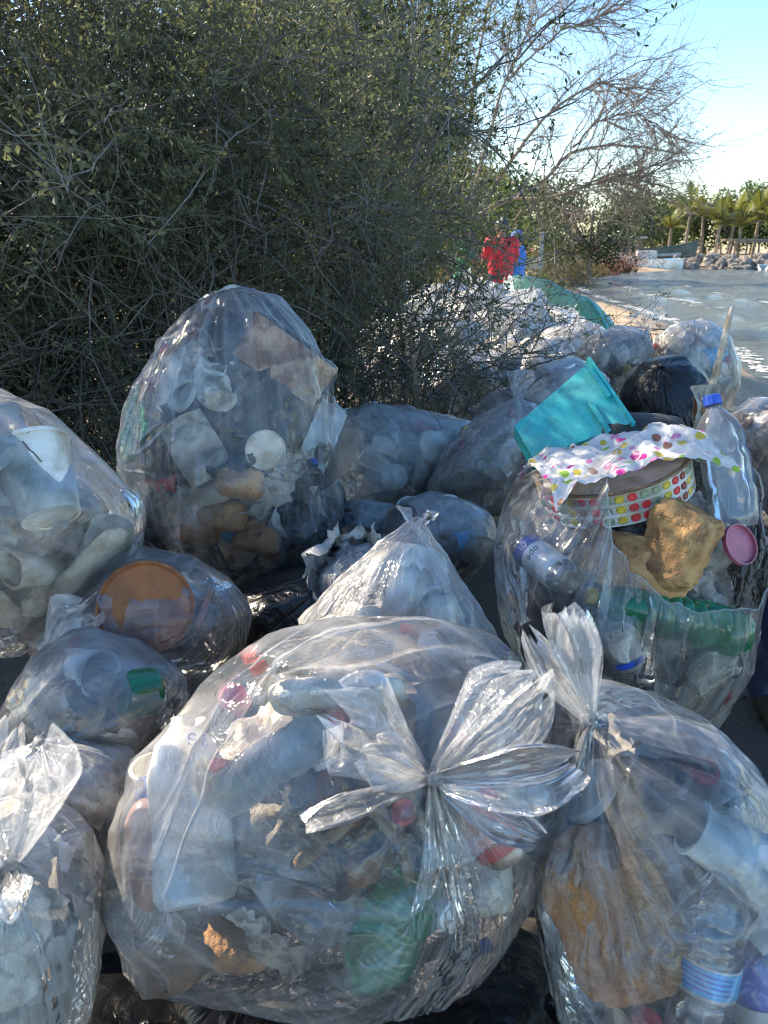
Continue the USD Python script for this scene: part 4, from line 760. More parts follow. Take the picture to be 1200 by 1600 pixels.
def person(label, pos, yaw, shirt, arms, legs=((.0, .0), (.0, .0)), hat=None, lean=0, h=1.74):
    """faces +y before turning by yaw; arms: (elbow, wrist) offsets from each shoulder; legs: forward shift of each foot"""
    k = h / 1.74; t = thing('person', label, 'person', T(pos) @ R([0, 0, 1], yaw) @ S(k)); A = lambda *p: np.array(p, float)
    hip = [A(s * .095, 0, .90) for s in (-1, 1)]; kn = [A(s * .105, .03 + legs[i][0] * .5, .49) for i, s in enumerate((-1, 1))]; an = [A(s * .11, legs[i][0], .085) for i, s in enumerate((-1, 1))]
    sh = [A(s * .185, lean, 1.42) for s in (-1, 1)]; el = [sh[i] + A(*arms[i][0]) for i in (0, 1)]; wr = [sh[i] + A(*arms[i][1]) for i in (0, 1)]; nk = A(0, lean, 1.47); hd = A(0, lean + .025, 1.62)
    body = [[(A(0, 0, .93), .125), (A(0, lean * .5, 1.12), .115), (A(0, lean, 1.32), .135), (nk, .06), (hd + A(0, -.02, -.04), .07)], [(hd + A(0, -.015, .02), .098), (hd + A(0, .015, -.04), .078), (hd + A(0, .03, -.085), .05)], [(hd + A(0, .095, -.005), .014), (hd + A(0, .10, -.03), .018)]]
    for i, s in enumerate((-1, 1)):
        body += [[(nk + A(0, 0, -.05), .07), (sh[i], .062), (el[i], .042), (wr[i], .03)], [(A(s * .05, 0, .95), .11), (hip[i], .10), (kn[i], .065), (an[i], .042)], [(an[i], .042), (an[i] + A(0, -.04, -.04), .035), (an[i] + A(0, .13, -.05), .032)], [(hd + A(s * .09, -.01, 0), .02), (hd + A(s * .095, -.015, -.03), .014)]]
        f = wr[i] - el[i]; f /= np.linalg.norm(f); sd = np.cross(f, [0, 0, 1.]); sd = sd / (np.linalg.norm(sd) + 1e-9) if np.linalg.norm(sd) > .1 else A(0, 1, 0)
        body.append([(wr[i], .028), (wr[i] + f * .07, .03)])
        for q in range(4): body.append([(wr[i] + f * .07 + sd * (q - 1.5) * .019, .0105), (wr[i] + f * (.115 + (.02, .03, .025, .008)[q]) + sd * (q - 1.5) * .021 + A(0, 0, -.012), .008), (wr[i] + f * (.14 + (.02, .03, .025, .008)[q]) + sd * (q - 1.5) * .02 + A(0, .01, -.03), .007)])
        body.append([(wr[i] + f * .025 + sd * .02, .012), (wr[i] + f * .06 + sd * .052, .01), (wr[i] + f * .095 + sd * .056, .008)])
    b = obj('body', limbs(body, .02, 8), 'skin', t, smooth=True)
    for s in (-1, 1): obj('eye', trimesh.creation.icosphere(2, .012).apply_translation(hd + A(s * .033, .088, .012)), 'eye_white', t)
    obj('mouth', tube([hd + A(-.022, .088, -.062), hd + A(0, .097, -.062), hd + A(.022, .088, -.062)], .005, 5), 'dusty_pink_plastic', t)
    top = [[(A(0, 0, .86), .15), (A(0, lean * .5, 1.1), .145), (A(0, lean, 1.34), .16), (nk + A(0, 0, -.03), .075)], [(A(-.07, 0, .87), .125), (A(-.09, lean, 1.3), .125)], [(A(.07, 0, .87), .125), (A(.09, lean, 1.3), .125)]]
    for i in (0, 1): top.append([(nk + A(0, 0, -.07), .095), (sh[i], .088), (sh[i] * .25 + el[i] * .75, .066)])
    obj('shirt', rough(limbs(top, .02, 6), .008, 14, 2), shirt, t, smooth=True)
    tr_ = [[(A(0, 0, .92), .135), (A(0, 0, .84), .12)]]
    for i, s in enumerate((-1, 1)): tr_.append([(A(s * .05, 0, .93), .125), (hip[i], .122), (kn[i], .088), (an[i] + A(0, -.005, .0), .07)])
    obj('trousers', rough(limbs(tr_, .02, 6), .007, 16, 3), 'jeans', t, smooth=True)
    for i in (0, 1):
        obj('shoe', limbs([[(an[i] + A(0, -.045, -.045), .04), (an[i] + A(0, .04, -.04), .045), (an[i] + A(0, .15, -.055), .03)]], .015, 4), 'black_rubber', t, smooth=True)
    cap = trimesh.creation.icosphere(3, .112); v = cap.vertices; cap.vertices = v * [1, 1.08, 1.0]
    cap = cap.slice_plane([0, 0, -.01] if hat else [0, -.02, -.02], [0, .0, 1] if hat else [0, -.55, .83]); cap.apply_translation(hd + A(0, -.012, .035))
    if hat:
        obj('cap', cap, hat, t); br = m3.CrossSection([np.array([(.085 * math.cos(a), .085 + .09 * math.sin(a)) for a in np.linspace(0, PI, 14)])]).extrude(.008); obj('peak', tm(br).apply_translation(hd + A(0, .0, .04)), hat, t)
        obj('hair', limbs([[(hd + A(-.05, -.07, -.02), .05), (hd + A(.05, -.07, -.02), .05)]], .02, 4), 'hair', t, smooth=True)
    else:
        obj('hair', cap, 'hair', t, smooth=True); obj('hair', limbs([[(hd + A(0, -.07, .09), .05), (hd + A(0, -.02, .13), .04)], [(hd + A(-.05, -.06, -.01), .05), (hd + A(.05, -.06, -.01), .05)]], .02, 4), 'hair', t, smooth=True)
    return t
fold_ = lambda s: ((s * .06, .03, -.27), (s * -.06, .22, -.20))
hang = lambda s: ((s * .05, -.02, -.28), (s * .06, .06, -.53))
pz = lambda px, y: [at_y(px, 400, y)[0], y, gz1(at_y(px, 400, y)[0], y)]
person('person in a red shirt and dark trousers standing with back to the viewer', pz(783, 12.4), 8, 'red_shirt', ((( -.06, .08, -.27), (-.02, .26, -.16)), fold_(1)), h=1.72)
person('person in a blue shirt and blue cap standing beside the red shirt', pz(808, 12.9), 62, 'blue_shirt', (fold_(-1), fold_(1)), hat='blue_cap', h=1.56)
person('person in a green shirt half hidden behind the thicket twigs', pz(724, 13.0), -70, 'green_shirt', (hang(-1), fold_(1)), h=1.66)
# the person whose trouser leg shows at the right edge
person('bystander in dark blue trousers, mostly cut off by the right frame edge', [1.262, 1.96, gz1(1.262, 1.96)], 165, 'blue_shirt', (((.03, .10, -.26), (.10, .30, -.10)), ((-.03, .10, -.26), (-.10, .30, -.10))), ((.04, 0), (-.03, 0)), h=1.74)
# ---------------------------------------------------------------- the bags, nearest first
def oriented(b, A, B_, inset, extra=(0, 0)):
    """matrix of a long thing lying under the film from pixel A to pixel B (its +z end)"""
    p, q = hit(b, *A, inset + extra[0]), hit(b, *B_, inset + extra[1]); return T((p + q) / 2) @ frame(q - p), np.linalg.norm(q - p)
def outward(b, px, py, inset, tilt=(0, 0)):
    p = hit(b, px, py, inset); n = p - b.C; n /= np.linalg.norm(n); n = n - .35 * ray(px, py) + RIGHT * tilt[0] + UP * tilt[1]; return T(p) @ frame(n)
def single(name, label, cat_, M, parts, b=None, most=1.2, group=None):
    t = thing(name, label, cat_, M, group)
    for q in parts:
        o = obj(q[0], q[1], q[2], t, smooth=q[3] if len(q) > 3 else 40)
        for s in (q[4] if len(q) > 4 else ()): obj(s[0], s[1], s[2], o)
        if b is not None: b.add(np.asarray(q[1].vertices) @ M[:3, :3].T + M[:3, 3], most=most)
    return t
def wrapped_text(s, h, r, z, phi, mirror=1):
    """lettering wrapped round an upright cylinder of radius r, reading along the axis direction of phi"""
    m = meshkit.text_mesh(s, h, .0008); v = np.array(m.vertices); v[:, 0] -= v[:, 0].mean(); v[:, 1] -= v[:, 1].mean()
    a = phi + v[:, 0] / r; rr = r + v[:, 2] + .0006; m.vertices = np.stack([rr * np.cos(a), rr * np.sin(a), z + v[:, 1]], 1); return m
def turned(M, toward=None):
    """spins a long thing about its z so that its +x looks at the eye"""
    e = np.linalg.inv(M) @ np.append(EYE, 1); return M @ R([0, 0, 1], math.degrees(math.atan2(e[1], e[0])))
E = lambda x, y, d: at(x, y, d)
# front bag
o1 = [(150, 1400), (165, 1290), (215, 1170), (310, 1060), (410, 985), (500, 958), (560, 952), (690, 960), (790, 985), (860, 1090), (905, 1220), (885, 1340), (810, 1460), (735, 1500), (620, 1532), (520, 1524), (380, 1505), (240, 1490), (170, 1465)]
W1 = 'big front bag'
b, x = bag('tied_bag', W1, 'large clear bag of bottles and foam in front, knotted in the middle of its face', o1, 1.15, .21, (690, 1212, .935), fill=44, seed=2, core=.66,
           keep=[(365, 1092, 50), (520, 1085, 95), (560, 1120, 60), (600, 1470, 90), (695, 1427, 40), (205, 1433, 30), (260, 1505, 50), (430, 1190, 60), (225, 1330, 50), (340, 1270, 60)])
single('ball_cap', 'round pink plastic knob pressed against the front bag beside the foam slab', 'cap', outward(b, 365, 1090, .006), [('dome', rough(trimesh.creation.icosphere(3, .019), .002, 40, 2), 'pink_plastic'), ('collar', lathe([(0, -.022), (.016, -.022), (.016, -.01), (0, -.01)], 20), 'pink_plastic')], b)
M, L = oriented(b, (425, 1095), (632, 1085), .02); single('foam_block', 'thick beaded white foam slab lying on brown foam in the front bag', 'foam', M @ R([0, 0, 1], 65), [('slab', chunk(.032, .13, L, 9, .004, 40), 'foam_white', 60)], b)
M, L = oriented(b, (500, 1128), (650, 1125), .055); single('brown_block', 'brown block under the white foam slab in the front bag', 'foam', M, [('block', chunk(.05, .07, L, 14, .006, 20), 'foam_brown', 60)], b, 1.02)
k = KINDS['green_bottle']; M, L = oriented(b, (640, 1400), (555, 1530), .03)
def big_bottle(name, label, M, L, r, body, cap, b, flat=.8, seed=3, cr=.007, parts=(), lab=None): 
    return single(name, label, 'bottle', M, [('body', crush(lathe(bottle_profile(L, r, .012, 7), 26), cr, seed, flat), body)] + ([('cap', cap_mesh(L / 2 - .018, .016, .02), cap)] if cap else []) + list(parts), b)
big_bottle('green_bottle', 'crumpled green bottle at the bottom of the front bag under the pleats', M, .17, .045, 'bottle_green', None, b, .7, 5, .012)
M = outward(b, 695, 1427, .004, (.1, .2)); tx = meshkit.text_mesh('Coca-Cola', .0042, .0006); tx.apply_translation([-tx.bounds[:, 0].mean(), -tx.bounds[:, 1].mean(), .0192]); 
_e = np.linalg.inv(M)[:3, :3] @ UP; M = M @ R([0, 0, 1], math.degrees(math.atan2(_e[1], _e[0])) - 90 + 8)
single('bottle_cap', 'cream bottle cap with dark script print below the front knot', 'cap', M, [('cap_wall', cap_mesh(0, .0185, .018), 'cup_white'), ('ring', lathe([(.0135, .0182), (.0145, .0182), (.0145, .0187), (.0135, .0187), (.0135, .0182)], 30), 'brown_plastic'), ('lettering', tx, 'ink')], b)
M, L = oriented(b, (250, 1460), (190, 1420), .02); big_bottle('white_capped_bottle', 'clear bottle with a white ridged cap at the left end of the front bag', M, .13, .03, 'bottle_clear', 'plastic_white', b)
M, L = oriented(b, (205, 1530), (320, 1500), .012); single('sandal', 'tan sandal sole at the lower left of the front bag', 'sandal', turned(M) @ R([0, 0, 1], -70), [('sole', trimesh.Trimesh(_s.vertices * [.8, 1, .6], _s.faces), 'card')], b)
M, L = oriented(b, (305, 1375), (288, 1160), .045); single('white_jug', 'dirty white jug with a blue printed mark on the left of the front bag', 'jug', turned(M), [('body', crush(lathe([(0, -.118), (.03, -.12), (.044, -.117), (.051, -.105), (.052, .05), (.04, .09), (.018, .11), (.018, .125), (0, .125)], 26), .007, 8, .7), 'plastic_white'), ('mark', trimesh.util.concatenate([wrapped_text('\u00bf', .016, .053, .075, .5), wrapped_text('S', .016, .05, .08, .2)]), 'blue_plastic')], b)
M, L = oriented(b, (380, 1220), (500, 1145), .02); big_bottle('long_bottle', 'dirty long clear bottle with a red cap across the middle of the front bag', M, .19, .032, 'plastic_white', 'red_plastic', b, .7, 8)
M, L = oriented(b, (225, 1270), (235, 1400), .02); single('gourd', 'tan oval float at the left edge of the front bag', 'float', M, [('shell', rough(trimesh.Trimesh(trimesh.creation.icosphere(3, 1).vertices * [.03, .04, .07], trimesh.creation.icosphere(3, 1).faces), .005, 20, 1), 'brown_plastic')], b)
P1 = finish(b, x, 'clear_film', 11, nu=72, nv=44, levels=2, slack=1.34, pleat=30, bendk=.22,
       tails=[(E(515, 1115, .90), .135, UP * .02 - FWD * .03, UP), (E(575, 1180, .90), .07, -FWD * .04, UP), (E(850, 1065, .91), .13, -FWD * .04, RIGHT - UP), (E(880, 1190, .92), .085, -FWD * .04, UP), (E(830, 1300, .945), .05, -FWD * .015, UP), (E(470, 1290, .925), .05, -FWD * .02, UP)])
# right front bag
o2 = [(880, 1050), (950, 1056), (1030, 1078), (1110, 1118), (1180, 1190), (1250, 1300), (1300, 1450), (1270, 1620), (1120, 1700), (950, 1660), (870, 1570), (835, 1430), (845, 1300), (860, 1150)]
b, x = bag('tied_bag', 'right front bag', 'clear bag at the lower right with its knotted neck standing up', o2, 1.13, .21, (878, 1045, .99), fill=38, seed=3, core=.64, keep=[(950, 1430, 150), (1140, 1330, 85), (1110, 1530, 70), (1110, 1420, 60), (1180, 1540, 50), (960, 1140, 50)])
M = outward(b, 950, 1420, .03) @ R([0, 0, 1], 32) @ S(.95); single('foam_boulder', 'large brown weathered foam chunk in the lower right bag', 'foam', M, [('chunk', rough(chunk(.15, .215, .085, 21, .024, 13), .006, 60, 4), 'foam_brown_worn', 60)], b, 1.25)
M, L = oriented(b, (1190, 1360), (1095, 1300), .042); single('foam_cup', 'white foam cup lying in the lower right bag', 'cup', M, [('cup_wall', lathe(cup_profile(.045, .033, .115), 32), 'cup_white')], b)
M, L = oriented(b, (1090, 1580), (1130, 1375), .032); M = turned(M)
lab = sleeve(.0385, -.050, -.012); lab = lab.slice_plane([0, 0, 0], [1, .15, 0]); stripes = [sleeve(.0393, z_, z_ + .002).slice_plane([.024, 0, 0], [1, 0, 0]) for z_ in (-.040, -.034, -.028, -.022)]
blue = sleeve(.0389, -.046, -.015).slice_plane([0, 0, 0], [.75, .5, 0])
big_bottle('labelled_bottle', 'clear ribbed bottle with a torn pale blue label in the lower right bag', M, .24, .037, 'bottle_clear', 'plastic_white', b, 1.0, 6, .004, [('label', lab, 'cup_white'), ('label_print', blue, 'light_blue_plastic'), ('label_lines', cat(*stripes), 'blue_plastic')])
M, L = oriented(b, (1175, 1620), (1180, 1500), .03); M = turned(M); single('drinks_can', 'dark blue and green can at the bottom right corner', 'can', M, [('can_wall', crush(lathe([(0, -.06), (.026, -.061), (.032, -.052), (.032, .048), (.026, .058), (0, .057)], 26), .004, 4), 'blue_plastic'), ('green_stripe', sleeve(.0335, -.04, .045).slice_plane([0, .02, 0], [0, 1, 0]), 'green_plastic'), ('pale_print', sleeve(.0338, -.02, .005).slice_plane([.01, 0, 0], [1, 0, 0]), 'plastic_white')], b)
M, L = oriented(b, (1040, 1200), (1030, 1100), .015); single('torn_tray', 'torn white tray with brown peeling side near the top of the lower right bag', 'tray', M, [('sheet', crumple(.14, .12, 31, .02), 'paper', 50), ('torn_side', trimesh.Trimesh(crumple(.07, .08, 33, .02).vertices + [.02, -.012, -.03], crumple(.07, .08, 33, .02).faces), 'card', 50)], b)
finish(b, x, 'sheer_film', 12, nu=72, nv=44, slack=1.28, pleat=26, bendk=.22, tails=[(E(905, 968, .97), .06, np.zeros(3), RIGHT), (E(868, 962, .96), .07, np.zeros(3), RIGHT - FWD), (E(832, 995, .97), .05, -FWD * .02, UP)])
# left front bag
o3 = [(20, 1240), (80, 1265), (125, 1320), (150, 1400), (152, 1490), (140, 1570), (60, 1670), (-120, 1680), (-230, 1550), (-200, 1380), (-70, 1270)]
b, x = bag('tied_bag', 'left front bag', 'whitish clear bag at the lower left corner gathered to a knot', o3, 1.02, .15, (12, 1290, .86), fill=22, seed=4, core=.7, mix=dict(crumpled_wrapper=6, crumpled_paper=5, foam_chunk=3, white_bottle=2, clear_bottle=2))
finish(b, x, 'milky_film', 13, nu=64, nv=40, slack=1.2, pleat=30, tails=[(E(20, 1165, .85), .13, np.zeros(3), RIGHT), (E(-60, 1190, .84), .12, np.zeros(3), UP), (E(30, 1420, .82), .05, -FWD * .03, RIGHT)])
# small bags on the left
o4 = [(5, 1115), (55, 1015), (125, 978), (215, 998), (285, 1055), (302, 1110), (262, 1175), (190, 1200), (90, 1195), (20, 1170)]
b, x = bag('tied_bag', 'small left bag', 'small clear bag holding a green jar between left bags', o4, 1.38, .15, (60, 1000, 1.42), fill=16, seed=5, core=.66, keep=[(215, 1080, 60)])
M, L = oriented(b, (190, 1085), (245, 1080), .035); single('green_jar', 'dark green round jar inside the small left bag', 'jar', M, [('jar_wall', lathe([(0, -.03), (.04, -.03), (.043, -.02), (.043, .02), (.035, .03), (0, .03)], 26), 'bottle_green'), ('base', lathe([(0, -.034), (.033, -.034), (.033, -.031), (0, -.031)], 26), 'green_plastic')], b)
finish(b, x, 'clear_film', 14, slack=1.3, pleat=20, bendk=.25, tails=[(E(130, 975, 1.36), .12, np.zeros(3), RIGHT)])
o4b = [(35, 1170), (110, 1145), (200, 1165), (230, 1230), (190, 1300), (130, 1330), (40, 1290), (-40, 1260), (-30, 1190)]
b, x = bag('tied_bag', 'flat left bag', 'slack clear bag with pink scraps squeezed below the small left bag', o4b, 1.25, .13, (60, 1160, 1.2), fill=14, seed=6, core=.66, mix=dict(crumpled_wrapper=5, crumpled_paper=3, clear_bottle=2, screw_top=1))
finish(b, x, 'milky_film', 15, slack=1.35, bendk=.25)
o5 = [(-170, 560), (-60, 575), (0, 602), (80, 640), (150, 715), (228, 785), (228, 830), (195, 905), (150, 940), (80, 968), (-20, 1000), (-170, 990), (-270, 800)]
W5 = 'upper left bag'
b, x = bag('tied_bag', W5, 'bulging clear bag at the left edge holding a cracked white bucket', o5, 1.55, .22, (-300, 820, 1.6), fill=20, seed=7, core=.6, mix=dict(foam_chunk=6, foam_slab=5, squashed_cup=2, white_bottle=2, crumpled_wrapper=3, crumpled_paper=2), keep=[(70, 755, 100), (0, 760, 40)], scale=1.15)
M, L = oriented(b, (72, 805), (55, 705), .055); 
single('white_bucket', 'cracked white bucket standing upside down in the upper left bag', 'bucket', turned(M @ R([0, 1, 0], 8)), [('bucket_wall', lathe([(0, -.07), (.050, -.07), (.053, -.066), (.072, .07), (.075, .07), (.075, .078), (.069, .078), (.05, -.06), (0, -.062)], 36), 'cup_white'), ('foot_ring', lathe([(.047, -.075), (.053, -.075), (.053, -.068), (.047, -.068), (.047, -.075)], 36), 'cup_white'), ('crack', tube([(.062, .012, .01), (.0665, .004, .03), (.068, -.001, .036), (.0715, -.008, .055)], .0012, 5), 'ink')], b)
finish(b, x, 'clear_film', 16, nu=64, nv=40, slack=1.36, bendk=.22)
o6 = [(20, 990), (100, 930), (150, 870), (205, 846), (300, 868), (365, 905), (400, 960), (388, 1008), (320, 1048), (200, 1062), (80, 1050)]
b, x = bag('tied_bag', 'orange lid bag', 'clear bag with a big orange lid below the upper left bag', o6, 1.62, .17, (60, 1040, 1.72), fill=18, seed=8, core=.62, keep=[(228, 948, 125), (330, 960, 40)])
M = outward(b, 228, 950, .0, (.05, -.25)); single('orange_lid', 'round orange plastic lid facing out of the bag', 'lid', M, [('disc', lathe([(0, 0), (.080, 0), (.083, .003), (.088, .004), (.09, .0), (.09, -.03), (.086, -.03), (.086, -.004), (0, -.004)], 48), 'orange_lid'), ('rim', lathe([(.082, .002), (.086, .007), (.0895, .003)], 48), 'orange_lid')], b, 1.2)
M, L = oriented(b, (300, 1000), (340, 890), .015); single('tan_strip', 'thin reddish strip leaning beside the orange lid', 'strip', M, [('strip', chunk(.01, .025, .13, 3, .002, 20), 'rose_plastic')], b)
finish(b, x, 'clear_film', 17, slack=1.25, pleat=18)
# the tall bag
o7 = [(187, 738), (190, 680), (205, 620), (235, 565), (275, 505), (325, 458), (375, 442), (440, 455), (485, 505), (515, 570), (529, 630), (526, 700), (520, 800), (500, 870), (430, 905), (330, 890), (250, 850), (205, 800)]
W7 = 'tall bag'
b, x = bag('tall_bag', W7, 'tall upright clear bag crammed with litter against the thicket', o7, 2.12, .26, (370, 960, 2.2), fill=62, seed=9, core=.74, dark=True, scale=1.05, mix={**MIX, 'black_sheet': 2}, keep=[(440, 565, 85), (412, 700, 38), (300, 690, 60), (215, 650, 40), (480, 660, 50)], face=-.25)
M, L = oriented(b, (385, 522), (505, 605), .004); single('rusty_board', 'rust-stained flat board near the top of the tall bag', 'board', turned(M), [('board', rough(fine(box(.014, .12, .27), .012), .004, 30, 5), 'rust_board', 30)], b)
M = outward(b, 413, 702, .012); single('white_disc', 'round white lid halfway up the tall bag', 'lid', M, [('disc', lathe(lid_profile(.05, .01), 36), 'cup_white')], b)
M, L = oriented(b, (330, 740), (285, 665), .012); single('paper_sheet', 'folded white paper sheet on the left of the tall bag', 'paper', turned(M) @ R([0, 0, 1], -90), [('sheet', crumple(.12, .17, 44, .02), 'paper', 50)], b)
M, L = oriented(b, (205, 705), (215, 620), .03); big_bottle('green_bottle', 'green bottle at the left edge of the tall bag', M, .2, .035, 'bottle_green', None, b)
M, L = oriented(b, (440, 830), (520, 640), .02); single('grey_panel', 'long grey blue panel standing along the right of the tall bag', 'panel', turned(M) @ R([0, 0, 1], 25), [('panel', rough(fine(box(.012, .09, .40), .015), .003, 30, 6), 'grey_metal', 30)], b)
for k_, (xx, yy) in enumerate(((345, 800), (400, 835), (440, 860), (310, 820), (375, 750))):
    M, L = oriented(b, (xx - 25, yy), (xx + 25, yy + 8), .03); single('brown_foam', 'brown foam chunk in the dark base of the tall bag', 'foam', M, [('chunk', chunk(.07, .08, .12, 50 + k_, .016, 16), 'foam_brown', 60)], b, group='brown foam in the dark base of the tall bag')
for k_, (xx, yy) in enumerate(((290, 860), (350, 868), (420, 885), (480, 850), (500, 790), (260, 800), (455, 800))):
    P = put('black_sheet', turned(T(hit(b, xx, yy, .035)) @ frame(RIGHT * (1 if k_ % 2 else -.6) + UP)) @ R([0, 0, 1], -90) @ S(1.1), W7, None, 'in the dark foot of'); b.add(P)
finish(b, x, 'clear_film', 18, nu=72, nv=44, slack=1.32, pleat=20, bendk=.22)
# between: peaked bag, round bags, litter bags behind
o10 = [(462, 968), (500, 930), (560, 882), (605, 835), (645, 820), (662, 830), (705, 880), (750, 955), (790, 1010), (760, 1080), (600, 1090), (480, 1060)]
b, x = bag('peaked_bag', 'peaked bag', 'crumpled whitish bag with a pointed top just behind the front bag', o10, 1.5, .14, (652, 812, 1.5), fill=22, seed=10, core=.7, mix=dict(foam_chunk=5, foam_slab=5, crumpled_paper=5, crumpled_wrapper=4, screw_top=.5))
finish(b, x, 'milky_film', 19, slack=1.35, pleat=16, bendk=.22, neck=.02, tails=[(E(655, 815, 1.47), .09, np.zeros(3), RIGHT)])
o9 = [(600, 795), (645, 768), (715, 770), (772, 800), (782, 850), (752, 890), (690, 900), (625, 885), (592, 840)]
b, x = bag('tied_bag', 'round grey bag', 'round clear bag of greyish litter behind the peaked bag', o9, 2.3, .17, (600, 840, 2.2), fill=18, seed=11, core=.72)
finish(b, x, 'milky_film', 20, levels=1, its=(150, 80), nu=72, nv=44, slack=1.25)
o8 = [(522, 640), (590, 627), (650, 635), (745, 658), (745, 700), (705, 765), (640, 815), (560, 850), (515, 830), (505, 720)]
b, x = bag('tied_bag', 'cup bag', 'wide clear bag full of white cups and scraps right of the tall bag', o8, 2.85, .28, (740, 650, 2.9), fill=46, seed=12, core=.7, mix=dict(foam_cup=6, squashed_cup=5, clear_bottle=3, foam_slab=3, crumpled_wrapper=4, green_bottle=.5, labelled_bottle=2, plastic_disc=2, soda_can=1))
finish(b, x, 'milky_film', 21, nu=80, nv=50, levels=1, its=(150, 80), slack=1.25)
o11 = [(662, 765), (690, 705), (740, 655), (800, 622), (842, 630), (850, 690), (800, 745), (785, 790), (700, 795)]
b, x = bag('tied_bag', 'scrap bag', 'clear bag of red and grey scraps left of the teal tub', o11, 2.6, .18, (815, 612, 2.55), fill=20, seed=13, core=.7)
finish(b, x, 'milky_film', 22, levels=1, its=(150, 80), nu=72, nv=44, slack=1.28, pleat=22, tails=[(E(835, 600, 2.5), .16, np.zeros(3), RIGHT)])
for nm, lab, o_, d_, kn, sd in (('low pale bag', 'low pale bag squeezed between the tall bag and the round grey bag', [(512, 800), (555, 778), (615, 786), (640, 825), (600, 862), (530, 858)], 2.45, (530, 860, 2.4), 41), ('small pale bag', 'small crumpled pale bag just left of the peaked bag', [(500, 905), (528, 866), (572, 850), (602, 872), (575, 925), (512, 935)], 1.72, (540, 850, 1.7), 42)):
    b, x = bag('tied_bag', nm, lab, o_, d_, .1, kn, fill=10, seed=sd, core=.7, mix=dict(crumpled_wrapper=4, crumpled_paper=3, clear_bottle=2, squashed_cup=2), scale=.8)
    finish(b, x, 'milky_film', sd, levels=1, its=(150, 80), slack=1.4, bendk=.2)
# open bag on the right
o12 = [(765, 900), (775, 800), (800, 745), (860, 715), (960, 700), (1060, 700), (1150, 740), (1190, 820), (1192, 930), (1168, 1060), (1140, 1110), (1040, 1125), (920, 1110), (820, 1060), (775, 985)]
W12 = 'open right bag'
b, x = bag('open_bag', W12, 'overfilled open clear bag on the right spilling foam, bottles and a teal tub', o12, 1.78, .23, None, axis=np.array([.42, -.50, .78]), fill=34, seed=14, core=.74, keep=[(845, 880, 95), (1040, 960, 140), (1070, 840, 110), (1000, 750, 150), (970, 1030, 60), (1150, 850, 50), (1120, 720, 60)])
M, L = oriented(b, (893, 912), (798, 838), -.006, (-.03, .03)); M = turned(M); rB = .036
single('water_bottle', 'white labelled water bottle with a blue band lying in the open right bag', 'bottle', M, [('body', lathe(bottle_profile(.21, rB, .013, 5), 28), 'bottle_clear'), ('label', sleeve(rB * 1.02, -.075, .03), 'label_white'), ('band', sleeve(rB * 1.025, .012, .042), 'blue_plastic'), ('lettering', cat(wrapped_text('io', .017, rB * 1.03, .026, 0)), 'plastic_white'), ('script', wrapped_text('ado', .015, rB * 1.025, -.008, 0), 'ink')], b, 1.15)
M, L = oriented(b, (1150, 990), (930, 932), .012); M = M
big_bottle('green_bottle', 'large green bottle with a yellow cap lying in the open right bag', M, .345, .05, 'bottle_green', 'yellow_plastic', b, .95, 9, .006)
c0 = hit(b, 1060, 850, .02); M = T(c0) @ frame(RIGHT * .35 + UP * .9 - FWD * .15) @ S(.85)
single('foam_boulder', 'big tan weathered foam chunk jutting from the mouth of the open bag', 'foam', M, [('chunk', rough(chunk(.16, .15, .20, 41, .03, 9), .006, 45, 4), 'foam_brown', 60)], None)
M, L = oriented(b, (930, 860), (1050, 900), .045); single('foam_boulder', 'second brown foam chunk under the film of the open bag', 'foam', M, [('chunk', chunk(.10, .12, .24, 43, .018, 12), 'foam_brown', 60)], b, 1.05)
M = outward(b, 1152, 852, .0); single('pink_lid', 'round dusty pink lid at the right of the open bag', 'lid', M, [('disc', lathe(lid_profile(.043), 36), 'dusty_pink_plastic')], None)
M, L = oriented(b, (1000, 1075), (960, 985), .02); M = turned(M)
ln = [sleeve(.0465, z_, z_ + .0012).slice_plane([.03, 0, 0], [1, 0, 0]) for z_ in np.linspace(-.05, 0, 9)]
single('printed_carton', 'grey-white printed carton below the green bottle in the open bag', 'carton', M, [('body', crush(fine(lathe([(0, -.08), (.045, -.08), (.045, .08), (.03, .1), (0, .1)], 20), .03), .004, 2), 'paper'), ('print', cat(*ln), 'ink'), ('blue_print', sleeve(.0466, .012, .026).slice_plane([.036, 0, 0], [1, 0, 0]), 'blue_plastic')], b, 1.03)
M, L = oriented(b, (1080, 1070), (1140, 1020), .02); single('foam_block', 'crumbling beaded foam lump low in the open right bag', 'foam', M, [('lump', chunk(.05, .07, .12, 12, .014, 30), 'foam_white', 60)], b)
finish(b, x, 'open_film', 23, nu=72, nv=40, slack=1.22, th_end=.80, flat_rim=.2, grav=.0012, pull=.004, bendk=.25)
